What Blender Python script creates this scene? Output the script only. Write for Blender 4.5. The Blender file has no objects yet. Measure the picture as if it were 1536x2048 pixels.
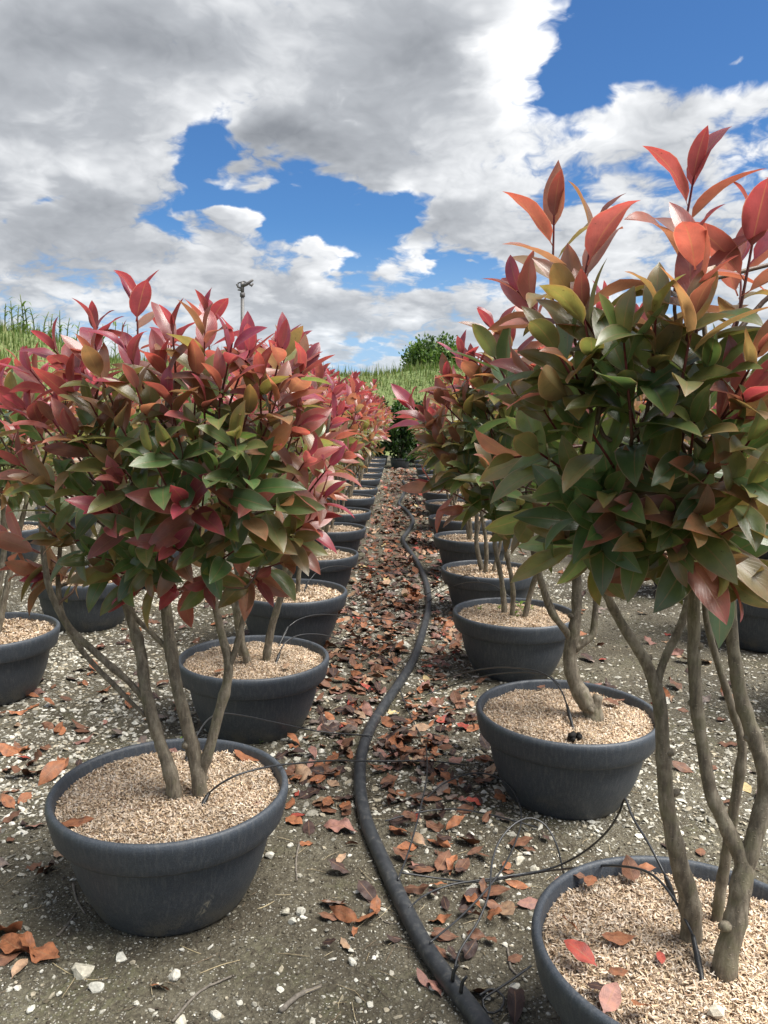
import bpy, math, random
import numpy as np
from mathutils import Matrix, Vector
from mathutils.bvhtree import BVHTree

rng = np.random.default_rng(7)
random.seed(7)
sc = bpy.context.scene
COL = sc.collection

# ------------------------------------------------------------------ camera
IW, IH = 1536.0, 2048.0
F_PX, PITCH, YAW, ROLL, CAM_H = 1621.0, 0.1278, -0.019, 0.0139, 1.2733
_cy, _sy, _cp, _sp, _cr, _sr = (math.cos(YAW), math.sin(YAW), math.cos(PITCH), math.sin(PITCH), math.cos(ROLL), math.sin(ROLL))
_fh = np.array([_sy, _cy, 0.0]); _zz = np.array([0, 0, 1.0]); _r0 = np.array([_cy, -_sy, 0.0])
FWD = _fh * _cp - _zz * _sp
_up = _fh * _sp + _zz * _cp
RIGHT = _r0 * _cr + _up * _sr
UP = _up * _cr - _r0 * _sr
CAM = np.array([0, 0, CAM_H])
cam_d = bpy.data.cameras.new('camera')
cam = bpy.data.objects.new('camera', cam_d); COL.objects.link(cam)
m = Matrix(((RIGHT[0], UP[0], -FWD[0], 0), (RIGHT[1], UP[1], -FWD[1], 0), (RIGHT[2], UP[2], -FWD[2], CAM_H), (0, 0, 0, 1)))
cam.matrix_world = m
cam_d.sensor_fit = 'VERTICAL'; cam_d.sensor_height = 36.0
cam_d.lens = 36.0 * F_PX / IH
cam_d.clip_start = 0.02; cam_d.clip_end = 3000
sc.camera = cam
sc.render.resolution_x, sc.render.resolution_y = 768, 1024


def ray(px, py):
    d = FWD + RIGHT * ((px - IW / 2) / F_PX) - UP * ((py - IH / 2) / F_PX)
    return d


def PT(px, py, Y):           # pixel + known distance along the rows
    d = ray(px, py); return CAM + d * (Y / d[1])


def PG(px, py, z=0.0):       # pixel + known height
    d = ray(px, py); return CAM + d * ((z - CAM_H) / d[2])


def project(P):
    X = np.asarray(P) - CAM
    d = X @ FWD
    return np.stack([IW / 2 + F_PX * (X @ RIGHT) / d, IH / 2 - F_PX * (X @ UP) / d], -1), d


# ------------------------------------------------------------------ sky, sun, exposure
SUN_EL, SUN_AZ = math.radians(62), math.radians(104)     # azimuth measured from +Y towards +X
EXPOSURE = 1.2
sc.view_settings.view_transform = 'Standard'
sc.view_settings.look = 'None'
sc.view_settings.exposure = EXPOSURE
sc.view_settings.gamma = 1.0
sc.view_settings.use_curve_mapping = False

sun_d = bpy.data.lights.new('sun', 'SUN'); sun_d.energy = 3.9; sun_d.angle = math.radians(40)
sun_d.color = (1.0, 0.955, 0.89)
sun = bpy.data.objects.new('sun', sun_d); COL.objects.link(sun)
sdir = Vector((math.sin(SUN_AZ) * math.cos(SUN_EL), math.cos(SUN_AZ) * math.cos(SUN_EL), math.sin(SUN_EL)))
sun.rotation_euler = (-sdir).to_track_quat('-Z', 'Y').to_euler()
sun.location = (3, 3, 8)


class NT:
    """small helper to write node graphs as expressions"""
    def __init__(s, tree): s.t = tree; s.n = tree.nodes; s.l = tree.links
    def new(s, ty, **kw):
        n = s.n.new(ty)
        for k, v in kw.items(): setattr(n, k, v)
        return n
    def put(s, sock, v):
        if v is None: return
        if hasattr(v, 'is_output'): s.l.new(v, sock)
        else:
            try: sock.default_value = v
            except Exception: sock.default_value = (*v, 1.0)
    def math(s, op, a, b=None, c=None, clamp=False):
        n = s.new('ShaderNodeMath', operation=op, use_clamp=clamp)
        s.put(n.inputs[0], a); s.put(n.inputs[1], b)
        if c is not None: s.put(n.inputs[2], c)
        return n.outputs[0]
    def add(s, a, b): return s.math('ADD', a, b)
    def mul(s, a, b): return s.math('MULTIPLY', a, b)
    def sub(s, a, b): return s.math('SUBTRACT', a, b)
    def vm(s, op, a, b=None, c=None):
        n = s.new('ShaderNodeVectorMath', operation=op)
        s.put(n.inputs[0], a)
        if b is not None: s.put(n.inputs[1], b)
        if c is not None: s.put(n.inputs['Scale'] if op == 'SCALE' else n.inputs[2], c)
        return n.outputs['Value'] if op in ('DOT_PRODUCT', 'LENGTH', 'DISTANCE') else n.outputs['Vector']
    def scale(s, a, k):
        n = s.new('ShaderNodeVectorMath', operation='SCALE'); s.put(n.inputs[0], a); s.put(n.inputs['Scale'], k); return n.outputs[0]
    def noise(s, vec, scale, detail=4, rough=0.55, dist=0.0, color=False, lac=2.0):
        n = s.new('ShaderNodeTexNoise'); s.put(n.inputs['Vector'], vec)
        n.inputs['Scale'].default_value = scale; n.inputs['Detail'].default_value = detail
        n.inputs['Roughness'].default_value = rough; n.inputs['Distortion'].default_value = dist
        n.inputs['Lacunarity'].default_value = lac
        return n.outputs['Color'] if color else n.outputs['Fac']
    def voro(s, vec, scale, feature='F1', rnd=1.0, out='Distance'):
        n = s.new('ShaderNodeTexVoronoi', feature=feature); s.put(n.inputs['Vector'], vec)
        n.inputs['Scale'].default_value = scale; n.inputs['Randomness'].default_value = rnd
        return n.outputs[out]
    def smooth(s, x, a, b, lo=0.0, hi=1.0):
        n = s.new('ShaderNodeMapRange', interpolation_type='SMOOTHSTEP')
        s.put(n.inputs['Value'], x)
        for k, v in (('From Min', a), ('From Max', b), ('To Min', lo), ('To Max', hi)): s.put(n.inputs[k], v)
        return n.outputs[0]
    def lin(s, x, a, b, lo=0.0, hi=1.0):
        n = s.new('ShaderNodeMapRange'); s.put(n.inputs['Value'], x)
        for k, v in (('From Min', a), ('From Max', b), ('To Min', lo), ('To Max', hi)): s.put(n.inputs[k], v)
        return n.outputs[0]
    def mix(s, f, a, b, mode='MIX'):
        n = s.new('ShaderNodeMix', data_type='RGBA', blend_type=mode)
        s.put(n.inputs[0], f); s.put(n.inputs[6], a); s.put(n.inputs[7], b)
        return n.outputs[2]
    def ramp(s, x, stops, interp='LINEAR'):
        n = s.new('ShaderNodeValToRGB'); s.put(n.inputs[0], x); r = n.color_ramp; r.interpolation = interp
        while len(r.elements) < len(stops): r.elements.new(0.5)
        for e, (p, c) in zip(r.elements, stops): e.position = p; e.color = (*c, 1)
        return n.outputs[0]
    def bump(s, h, strength=0.3, dist=0.01, normal=None):
        n = s.new('ShaderNodeBump'); s.put(n.inputs['Height'], h)
        n.inputs['Strength'].default_value = strength; n.inputs['Distance'].default_value = dist
        if normal is not None: s.l.new(normal, n.inputs['Normal'])
        return n.outputs[0]


def azel(px, py):
    d = ray(px, py); d = d / np.linalg.norm(d)
    return math.atan2(d[0], d[1]), math.asin(d[2])


world = bpy.data.worlds.new('World'); sc.world = world; world.use_nodes = True
g = NT(world.node_tree); world.node_tree.nodes.clear()
sky = g.new('ShaderNodeTexSky', sky_type='NISHITA'); sky.sun_disc = False
sky.sun_elevation = SUN_EL; sky.sun_rotation = SUN_AZ
sky.air_density = 1.0; sky.dust_density = 0.4; sky.ozone_density = 2.0
SKY_K = 0.064
tc = g.new('ShaderNodeTexCoord').outputs['Generated']
dirn = g.vm('NORMALIZE', tc)
sep = g.new('ShaderNodeSeparateXYZ'); g.put(sep.inputs[0], dirn)
dx, dy, dz = sep.outputs
az = g.math('ARCTAN2', dx, dy); el = g.math('ARCSINE', dz)
cmb = g.new('ShaderNodeCombineXYZ'); g.put(cmb.inputs[0], az); g.put(cmb.inputs[1], el); AE = cmb.outputs[0]
den = g.math('MAXIMUM', g.add(dz, 0.32), 0.06)
cmb = g.new('ShaderNodeCombineXYZ'); g.put(cmb.inputs[0], g.math('DIVIDE', dx, den)); g.put(cmb.inputs[1], g.math('DIVIDE', dy, den))
Q = cmb.outputs[0]
warpn = g.vm('SUBTRACT', g.noise(Q, 3.2, 4, 0.58, color=True), (0.5, 0.5, 0.5))
Qw = g.vm('ADD', Q, g.scale(warpn, 0.22))
AEw = g.vm('ADD', AE, g.scale(warpn, 0.20))
fb1 = g.noise(Qw, 2.3, 8, 0.60)
# same field a little towards the sun: gives the lit and unlit flanks of the puffs
so = (math.sin(SUN_AZ) * 0.10, math.cos(SUN_AZ) * 0.10, 0.0)
fb2 = g.noise(g.vm('ADD', Qw, so), 2.3, 5, 0.60)
pn = g.noise(g.vm('ADD', Qw, (3.1, 7.7, 1.3)), 5.6, 5, 0.58)
puff = g.sub(g.mul(g.math('ABSOLUTE', g.sub(pn, 0.5)), 2.6), 0.20)          # billowed: round heads, dark creases


def blobs(lst):
    acc = None
    for px, py, rx, ry, amp in lst:
        a0, e0 = azel(px, py)
        v = g.vm('MULTIPLY', g.vm('SUBTRACT', AEw, (a0, e0, 0)), (F_PX / rx, F_PX / ry, 0))
        t = g.mul(g.math('EXPONENT', g.mul(g.vm('DOT_PRODUCT', v, v), -1.0)), amp)
        acc = t if acc is None else g.add(acc, t)
    return acc


cover = blobs([
    (1340, 10, 260, 130, -1.0), (1500, 150, 120, 110, -.45), (1140, 150, 70, 50, -.35),
    (395, 250, 55, 55, -.7), (560, 410, 200, 50, -.85), (760, 430, 55, 70, -.55), (400, 360, 60, 80, -.45),
    (900, 575, 100, 26, -.7), (730, 515, 90, 30, -.6), (690, 712, 170, 18, -.35), (1160, 265, 60, 30, -.4), (1290, 345, 60, 30, -.3), (1480, 320, 60, 40, -.2),
    (250, 120, 340, 200, .30), (700, 200, 300, 120, .45), (920, 50, 170, 110, .45), (1270, 190, 170, 75, .65),
    (150, 430, 200, 110, .30), (70, 412, 50, 18, -.5), (950, 470, 170, 80, .45), (640, 495, 60, 28, .65), (480, 465, 90, 26, .35),
    (650, 620, 260, 50, .40), (430, 540, 90, 40, .40), (1300, 330, 150, 60, .25), (1490, 80, 60, 18, .5)])
shade = blobs([
    (200, 35, 300, 60, .42), (600, 295, 190, 55, .48), (190, 450, 120, 70, .34), (880, 455, 110, 40, .30),
    (780, 170, 150, 40, .22), (80, 560, 170, 50, .28), (700, 660, 220, 25, .22), (40, 200, 130, 60, .25),
    (1020, 110, 110, 130, -.28), (640, 495, 70, 30, -.25), (130, 330, 130, 60, -.2), (560, 170, 160, 60, -.2), (1250, 180, 160, 80, -.2)])
D = g.add(g.add(g.mul(g.sub(fb1, 0.5), 2.0), g.mul(puff, 0.85)), g.add(cover, g.smooth(dz, 0.0, 0.22, 0.34, 0.17)))
alpha = g.smooth(D, -0.11, 0.24)
thick = g.smooth(D, 0.10, 0.95)
lit = g.mul(g.sub(fb1, fb2), 3.0)
sh = g.add(g.add(g.mul(thick, 0.30), shade), g.mul(puff, -0.75))
sh = g.math('ADD', g.sub(sh, g.mul(lit, 0.5)), 0.25, clamp=True)
ccol = g.ramp(sh, [(0.0, (0.50, 0.503, 0.507)), (0.2, (0.375, 0.384, 0.396)), (0.5, (0.225, 0.236, 0.253)), (1.0, (0.122, 0.131, 0.146))])
hz = g.smooth(dz, -0.01, 0.15, 0.40, 0.0)
skyc = g.scale(sky.outputs[0], SKY_K)
skyc = g.mix(1.0, skyc, (0.36, 0.60, 0.86), 'MULTIPLY')
skyc = g.mix(g.smooth(dz, 0.0, 0.22, 0.85, 0.0), skyc, (0.21, 0.30, 0.42))
ccol = g.mix(hz, ccol, (0.30, 0.37, 0.44))
fin = g.mix(alpha, skyc, ccol)
bg = g.new('ShaderNodeBackground'); g.put(bg.inputs['Color'], fin); bg.inputs['Strength'].default_value = 1.0
wo = g.new('ShaderNodeOutputWorld'); g.l.new(bg.outputs[0], wo.inputs[0])
world.cycles.sampling_method = 'MANUAL'; world.cycles.sample_map_resolution = 512
sc.cycles.max_bounces = 8; sc.cycles.diffuse_bounces = 4; sc.cycles.glossy_bounces = 3
sc.cycles.transmission_bounces = 4; sc.cycles.transparent_max_bounces = 4
sc.cycles.caustics_reflective = False; sc.cycles.caustics_refractive = False
sc.cycles.use_denoising = True


# ------------------------------------------------------------------ object helpers
def tag(o, label=None, cat=None, group=None, kind=None):
    if label: o['label'] = label
    if cat: o['category'] = cat
    if group: o['group'] = group
    if kind: o['kind'] = kind
    return o


def link(name, data, parent=None, loc=None):
    o = bpy.data.objects.new(name, data); COL.objects.link(o)
    if parent is not None: o.parent = parent
    if loc is not None: o.location = loc
    return o


def empty(name, loc=(0, 0, 0)):
    e = link(name, None, None, tuple(float(v) for v in loc)); e.empty_display_size = 0.1
    return e


def mesh(name, V, F, mat=None, uv=None, col=None, smooth=True):
    """V (n,3); F (k,3|4) array or a list of such arrays; uv/col per vertex"""
    me = bpy.data.meshes.new(name)
    Fs = F if isinstance(F, list) else [F]
    Fs = [np.asarray(f, dtype=np.int32) for f in Fs if len(f)]
    V = np.asarray(V, dtype=np.float32)
    loops = np.concatenate([f.ravel() for f in Fs])
    tot = np.concatenate([np.full(len(f), f.shape[1], np.int32) for f in Fs])
    start = np.concatenate([[0], np.cumsum(tot)[:-1]]).astype(np.int32)
    me.vertices.add(len(V)); me.vertices.foreach_set('co', V.ravel())
    me.loops.add(len(loops)); me.loops.foreach_set('vertex_index', loops)
    me.polygons.add(len(tot)); me.polygons.foreach_set('loop_start', start)
    me.polygons.foreach_set('use_smooth', np.full(len(tot), smooth, dtype=bool))
    if uv is not None:
        l = me.uv_layers.new(name='UVMap'); l.data.foreach_set('uv', np.asarray(uv, np.float32)[loops].ravel())
    if col is not None:
        a = me.color_attributes.new('Col', 'FLOAT_COLOR', 'POINT')
        c = np.ones((len(V), 4), np.float32); c[:, :3] = col; a.data.foreach_set('color', c.ravel())
    me.update(calc_edges=True); me.validate()
    if mat: me.materials.append(mat)
    return me


def lathe(prof, n=64, wob=None):
    prof = np.asarray(prof, float); k = len(prof)
    a = np.linspace(0, 2 * np.pi, n, endpoint=False)
    V = np.stack([np.outer(prof[:, 0], np.cos(a)), np.outer(prof[:, 0], np.sin(a)), np.repeat(prof[:, 1:2], n, 1)], -1).reshape(-1, 3)
    F = []
    for i in range(k - 1):
        j = np.arange(n); j2 = (j + 1) % n
        F.append(np.stack([i * n + j, i * n + j2, (i + 1) * n + j2, (i + 1) * n + j], 1))
    return V, np.concatenate(F)


def spline(P, R, step=0.02):
    P = np.asarray(P, float); R = np.asarray(R, float)
    Q = np.vstack([2 * P[0] - P[1], P, 2 * P[-1] - P[-2]])
    out, rr = [], []
    for i in range(len(P) - 1):
        a, b, c, d = Q[i:i + 4]
        n = max(2, int(np.linalg.norm(c - b) / step))
        for t in np.linspace(0, 1, n, endpoint=False):
            out.append(0.5 * ((2 * b) + (c - a) * t + (2 * a - 5 * b + 4 * c - d) * t * t + (3 * b - a - 3 * c + d) * t ** 3))
            rr.append(R[i] * (1 - t) + R[i + 1] * t)
    out.append(P[-1]); rr.append(R[-1])
    return np.array(out), np.array(rr)


def tube(P, R, n=8, jit=0.0, cap=True):
    P = np.asarray(P, float); R = np.asarray(R, float); k = len(P)
    T = np.gradient(P, axis=0); T /= np.linalg.norm(T, axis=1, keepdims=True) + 1e-9
    ref = np.array([0, 0, 1.0]) if abs(T[0, 2]) < 0.8 else np.array([1.0, 0, 0])
    N = np.cross(T[0], ref); N /= np.linalg.norm(N)
    a = np.linspace(0, 2 * np.pi, n, endpoint=False)
    V = []
    for i in range(k):
        N = N - T[i] * (N @ T[i]); N /= np.linalg.norm(N) + 1e-9
        B = np.cross(T[i], N)
        r = R[i] * (1 + (rng.normal(0, jit, n) if jit else 0))
        V.append(P[i] + np.outer(np.cos(a) * r, N) + np.outer(np.sin(a) * r, B))
    V = np.concatenate(V)
    F = []
    for i in range(k - 1):
        j = np.arange(n); j2 = (j + 1) % n
        F.append(np.stack([i * n + j, i * n + j2, (i + 1) * n + j2, (i + 1) * n + j], 1))
    F = np.concatenate(F)
    if cap:
        V = np.vstack([V, P[0] - T[0] * R[0] * 0.3, P[-1] + T[-1] * R[-1] * 0.3])
        j = np.arange(n); j2 = (j + 1) % n
        c0 = k * n; c1 = c0 + 1
        T3 = np.concatenate([np.stack([j2, j, np.full(n, c0)], 1), np.stack([(k - 1) * n + j, (k - 1) * n + j2, np.full(n, c1)], 1)])
        return V, [F, T3]
    return V, [F]


class Soup:
    """collects geometry that ends up as one mesh"""
    def __init__(s): s.V = []; s.Q = []; s.T = []; s.C = []; s.U = []; s.n = 0
    def add(s, V, Fs, col=None, uv=None):
        for f in (Fs if isinstance(Fs, list) else [Fs]):
            (s.Q if f.shape[1] == 4 else s.T).append(f + s.n)
        s.V.append(V)
        if col is not None: s.C.append(np.broadcast_to(np.asarray(col, float), (len(V), 3)))
        if uv is not None: s.U.append(uv)
        s.n += len(V)
    def build(s, name, mat, smooth=True):
        Fs = []
        if s.Q: Fs.append(np.concatenate(s.Q))
        if s.T: Fs.append(np.concatenate(s.T))
        return mesh(name, np.concatenate(s.V), Fs, mat, np.concatenate(s.U) if s.U else None, np.concatenate(s.C) if s.C else None, smooth)


def unit(v):
    v = np.asarray(v, float); return v / (np.linalg.norm(v) + 1e-9)


# ------------------------------------------------------------------ materials
def new_mat(name):
    mt = bpy.data.materials.new(name); mt.use_nodes = True
    nt = mt.node_tree; nt.nodes.clear(); h = NT(nt)
    out = h.new('ShaderNodeOutputMaterial')
    return mt, h, out


def principled(h, **kw):
    b = h.new('ShaderNodeBsdfPrincipled')
    for k, v in kw.items(): h.put(b.inputs[k.replace('_', ' ')], v)
    return b


def leaf_material(name, source, gloss=1.0, trans=0.46):
    mt, h, out = new_mat(name)
    if source == 'object':
        col = h.new('ShaderNodeObjectInfo').outputs['Color']
        rnd = h.new('ShaderNodeObjectInfo').outputs['Random']
    else:
        col = h.new('ShaderNodeAttribute', attribute_name='Col').outputs['Color']
        rnd = 0.37
    uv = h.new('ShaderNodeUVMap', uv_map='UVMap').outputs[0]
    sp = h.new('ShaderNodeSeparateXYZ'); h.put(sp.inputs[0], uv); u, v = sp.outputs[0], sp.outputs[1]
    au = h.math('ABSOLUTE', h.sub(u, 0.5))                       # 0 midrib .. 0.5 edge
    geo = h.new('ShaderNodeNewGeometry'); back = geo.outputs['Backfacing']
    pos = h.new('ShaderNodeTexCoord').outputs['Object']
    blot = h.noise(geo.outputs['Position'], 38, 4, 0.6)
    # margins and tip carry more red, the blade near the petiole more green
    edge = h.math('ADD', h.smooth(au, 0.25, 0.5, 0, 0.45), h.smooth(v, 0.55, 1.0, 0, 0.5), clamp=True)
    redder = h.mix(1.0, col, (1.30, 0.72, 0.72), 'MULTIPLY')
    c = h.mix(h.mul(edge, h.smooth(blot, 0.3, 0.6)), col, redder)
    c = h.mix(1.0, c, h.ramp(blot, [(0.25, (0.78, 0.80, 0.82)), (0.7, (1.18, 1.16, 1.12))]), 'MULTIPLY')
    # side veins and midrib
    vein = h.math('FRACT', h.add(h.mul(v, 11.0), h.mul(au, -9.0)))
    vein = h.smooth(h.math('ABSOLUTE', h.sub(vein, 0.5)), 0.38, 0.5)
    rib = h.smooth(au, 0.035, 0.012)
    c = h.mix(h.mul(vein, 0.16), c, h.mix(1.0, c, (1.5, 1.4, 1.2), 'MULTIPLY'))
    ribc = h.mix(0.5, c, (0.34, 0.20, 0.10))
    c = h.mix(h.mul(rib, 0.75), c, ribc)
    spot = h.smooth(h.noise(geo.outputs['Position'], 160, 2, 0.5), 0.71, 0.75)
    c = h.mix(h.mul(spot, 0.6), c, (0.05, 0.025, 0.015))
    c = h.mix(h.mul(h.smooth(au, 0.462, 0.49), 0.35), c, (0.52, 0.34, 0.26))      # thin paler line along the margin
    under = h.mix(0.30, c, (0.22, 0.20, 0.10))
    cf = h.mix(back, c, under)
    hgt = h.add(h.mul(vein, 0.6), h.add(h.mul(rib, -1.2), h.mul(blot, 0.8)))
    nrm = h.bump(hgt, 0.14, 0.003)
    rough = h.math('ADD', h.mul(h.noise(geo.outputs['Position'], 25, 3), 0.22), h.math('MULTIPLY_ADD', back, 0.20, 0.26))
    b = principled(h, Base_Color=cf, Roughness=rough, Normal=nrm)
    b.inputs['Specular IOR Level'].default_value = 1.0 * gloss
    tr = h.new('ShaderNodeBsdfTranslucent')
    tcol = h.mix(1.0, c, (1.5, 1.38, 1.0), 'MULTIPLY')
    h.put(tr.inputs['Color'], tcol); h.l.new(nrm, tr.inputs['Normal'])
    ms = h.new('ShaderNodeMixShader'); ms.inputs[0].default_value = trans
    h.l.new(b.outputs[0], ms.inputs[1]); h.l.new(tr.outputs[0], ms.inputs[2])
    h.l.new(ms.outputs[0], out.inputs[0])
    return mt


M_LEAF = leaf_material('leaf_single', 'object')
M_LEAFM = leaf_material('leaf_mass', 'attr')


def dry_leaf_material(name, source):
    mt, h, out = new_mat(name)
    col = (h.new('ShaderNodeObjectInfo').outputs['Color'] if source == 'object' else h.new('ShaderNodeAttribute', attribute_name='Col').outputs['Color'])
    uv = h.new('ShaderNodeUVMap', uv_map='UVMap').outputs[0]
    sp = h.new('ShaderNodeSeparateXYZ'); h.put(sp.inputs[0], uv); u, v = sp.outputs[0], sp.outputs[1]
    au = h.math('ABSOLUTE', h.sub(u, 0.5))
    pos = h.new('ShaderNodeNewGeometry').outputs['Position']
    n1 = h.noise(pos, 55, 5, 0.65)
    c = h.mix(1.0, col, h.ramp(n1, [(0.3, (0.45, 0.42, 0.42)), (0.52, (1, 1, 1)), (0.72, (1.35, 1.25, 1.1))]), 'MULTIPLY')
    vein = h.smooth(h.math('ABSOLUTE', h.sub(h.math('FRACT', h.add(h.mul(v, 10.0), h.mul(au, -9.0))), 0.5)), 0.36, 0.5)
    rib = h.smooth(au, 0.04, 0.012)
    c = h.mix(h.mul(rib, 0.5), c, (0.30, 0.17, 0.09))
    b = principled(h, Base_Color=c, Roughness=h.lin(n1, 0.3, 0.7, 0.45, 0.7), Normal=h.bump(h.add(h.mul(vein, 0.7), n1), 0.35, 0.004))
    b.inputs['Specular IOR Level'].default_value = 0.4
    h.l.new(b.outputs[0], out.inputs[0]); return mt


M_DRY = dry_leaf_material('dry_leaf_single', 'object')
M_DRYM = dry_leaf_material('dry_leaf_mass', 'attr')


def bark_material():
    mt, h, out = new_mat('bark')
    pos = h.new('ShaderNodeTexCoord').outputs['Object']
    st = h.vm('MULTIPLY', pos, (1, 1, 0.16))
    n1 = h.noise(st, 120, 6, 0.65); n2 = h.noise(pos, 22, 4, 0.6); n3 = h.noise(pos, 300, 3, 0.6)
    c = h.ramp(n1, [(0.30, (0.070, 0.057, 0.041)), (0.5, (0.155, 0.129, 0.092)), (0.72, (0.27, 0.232, 0.175))])
    n4 = h.noise(h.vm('MULTIPLY', pos, (1, 1, 0.45)), 48, 5, 0.7)
    c = h.mix(h.smooth(n4, 0.50, 0.64, 0, 0.7), c, (0.255, 0.225, 0.165))
    c = h.mix(h.smooth(n4, 0.48, 0.36, 0, 0.55), c, (0.065, 0.054, 0.036))
    c = h.mix(h.smooth(n2, 0.50, 0.64, 0, 0.45), c, (0.130, 0.125, 0.066))
    c = h.mix(h.smooth(n2, 0.46, 0.34, 0, 0.5), c, (0.085, 0.066, 0.045))
    lent = h.smooth(h.voro(h.vm('MULTIPLY', pos, (1, 1, 1.8)), 85), 0.20, 0.10)
    c = h.mix(h.mul(lent, 0.35), c, (0.33, 0.28, 0.20))
    b = principled(h, Base_Color=c, Roughness=0.78, Normal=h.bump(h.add(h.add(h.mul(n1, 0.7), h.mul(n3, 0.3)), h.add(h.mul(lent, 0.6), h.mul(n4, 0.5))), 0.5, 0.004))
    h.l.new(b.outputs[0], out.inputs[0]); return mt


M_BARK = bark_material()


def attr_mat(name, rough=0.6, scale=90, lo=0.75, hi=1.2, spec=0.4, bump=0.3, trans=0.0):
    mt, h, out = new_mat(name)
    col = h.new('ShaderNodeAttribute', attribute_name='Col').outputs['Color']
    pos = h.new('ShaderNodeNewGeometry').outputs['Position']
    n = h.noise(pos, scale, 4, 0.6)
    c = h.mix(1.0, col, h.ramp(n, [(0.3, (lo,) * 3), (0.7, (hi,) * 3)]), 'MULTIPLY')
    b = principled(h, Base_Color=c, Roughness=rough, Normal=h.bump(n, bump, 0.003))
    b.inputs['Specular IOR Level'].default_value = spec
    if trans:
        t = h.new('ShaderNodeBsdfTranslucent'); h.put(t.inputs[0], h.mix(1.0, c, (1.3, 1.5, 0.7), 'MULTIPLY'))
        ms = h.new('ShaderNodeMixShader'); ms.inputs[0].default_value = trans
        h.l.new(b.outputs[0], ms.inputs[1]); h.l.new(t.outputs[0], ms.inputs[2]); h.l.new(ms.outputs[0], out.inputs[0])
    else: h.l.new(b.outputs[0], out.inputs[0])
    return mt


M_TWIG = attr_mat('twig_bark', 0.5, 140)
M_STONE = attr_mat('limestone', 0.85, 110, 0.6, 1.2, 0.3, 0.6)
M_CHIP = attr_mat('mulch_chip', 0.8, 160, 0.7, 1.25, 0.25, 0.3)
M_GRASS = attr_mat('grass_blade', 0.55, 30, 0.8, 1.2, 0.3, 0.1, 0.3)
M_BUSH = attr_mat('bush_leaf', 0.45, 30, 0.8, 1.2, 0.4, 0.1, 0.25)


def pot_material(name, scuff=False):
    mt, h, out = new_mat(name)
    pos = h.new('ShaderNodeTexCoord').outputs['Object']
    rnd = h.new('ShaderNodeObjectInfo').outputs['Random']
    p2 = pos if scuff else h.vm('ADD', pos, h.scale((1.0, 2.0, 0.5), h.mul(rnd, 7.0)))
    fine = h.noise(p2, 300, 4, 0.75)
    brush = h.noise(h.vm('MULTIPLY', p2, (1, 1, 0.06)), 130, 4, 0.6)
    big = h.noise(p2, 9, 4, 0.6)
    c = h.ramp(fine, [(0.3, (0.030, 0.037, 0.047)), (0.55, (0.052, 0.063, 0.078)), (0.75, (0.098, 0.112, 0.130))])
    c = h.mix(h.mul(h.smooth(brush, 0.46, 0.70), 0.42), c, (0.120, 0.126, 0.130))
    # soil splashed against the lower wall in patches
    sp = h.new('ShaderNodeSeparateXYZ'); h.put(sp.inputs[0], pos)
    low = h.smooth(sp.outputs[2], 0.11, 0.0)
    splash = h.mul(h.smooth(h.add(h.mul(big, 0.7), h.mul(fine, 0.5)), 0.56, 0.72), low)
    c = h.mix(h.mul(splash, 0.6), c, (0.20, 0.175, 0.125))
    dust = h.smooth(h.noise(p2, 34, 6, 0.7), 0.55, 0.75)
    c = h.mix(h.mul(dust, 0.22), c, (0.16, 0.16, 0.155))
    speck = h.smooth(h.voro(p2, 55), 0.06, 0.03)
    c = h.mix(h.mul(speck, 0.5), c, (0.30, 0.28, 0.24))
    if scuff:
        tx_, ty_ = -SCUFF[1] / 0.226, SCUFF[0] / 0.226            # along the wall
        d = h.vm('SUBTRACT', pos, SCUFF)
        al = h.vm('DOT_PRODUCT', d, (tx_, ty_, 0.0)); up_ = h.vm('DOT_PRODUCT', d, (0, 0, 1.0))
        q1 = h.mul(h.sub(al, h.mul(up_, 0.42)), 62.0); q2 = h.mul(up_, 21.0)
        s = h.smooth(h.math('SQRT', h.add(h.mul(q1, q1), h.mul(q2, q2))), 1.0, 0.35)
        s = h.mul(s, h.smooth(h.noise(h.vm('MULTIPLY', pos, (1, 1, 0.25)), 150, 4, 0.6), 0.42, 0.62))
        c = h.mix(h.mul(s, 0.75), c, (0.30, 0.28, 0.22))
    hgt = h.add(h.mul(fine, 0.9), h.mul(brush, 0.5))
    b = principled(h, Base_Color=c, Roughness=h.lin(big, 0.3, 0.7, 0.40, 0.60), Normal=h.bump(hgt, 0.5, 0.002))
    b.inputs['Specular IOR Level'].default_value = 0.5
    h.l.new(b.outputs[0], out.inputs[0]); return mt


def plain(name, col, rough=0.5, var=0.25, scale=60, spec=0.5, bump=0.2):
    mt, h, out = new_mat(name)
    pos = h.new('ShaderNodeTexCoord').outputs['Object']
    n = h.noise(pos, scale, 5, 0.62)
    a = tuple(c * (1 - var) for c in col); b2 = tuple(min(1, c * (1 + var)) for c in col)
    c = h.ramp(n, [(0.3, a), (0.7, b2)])
    b = principled(h, Base_Color=c, Roughness=h.lin(n, 0.3, 0.7, rough * 0.85, min(1, rough * 1.15)), Normal=h.bump(n, bump, 0.002))
    b.inputs['Specular IOR Level'].default_value = spec
    h.l.new(b.outputs[0], out.inputs[0]); return mt


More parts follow.
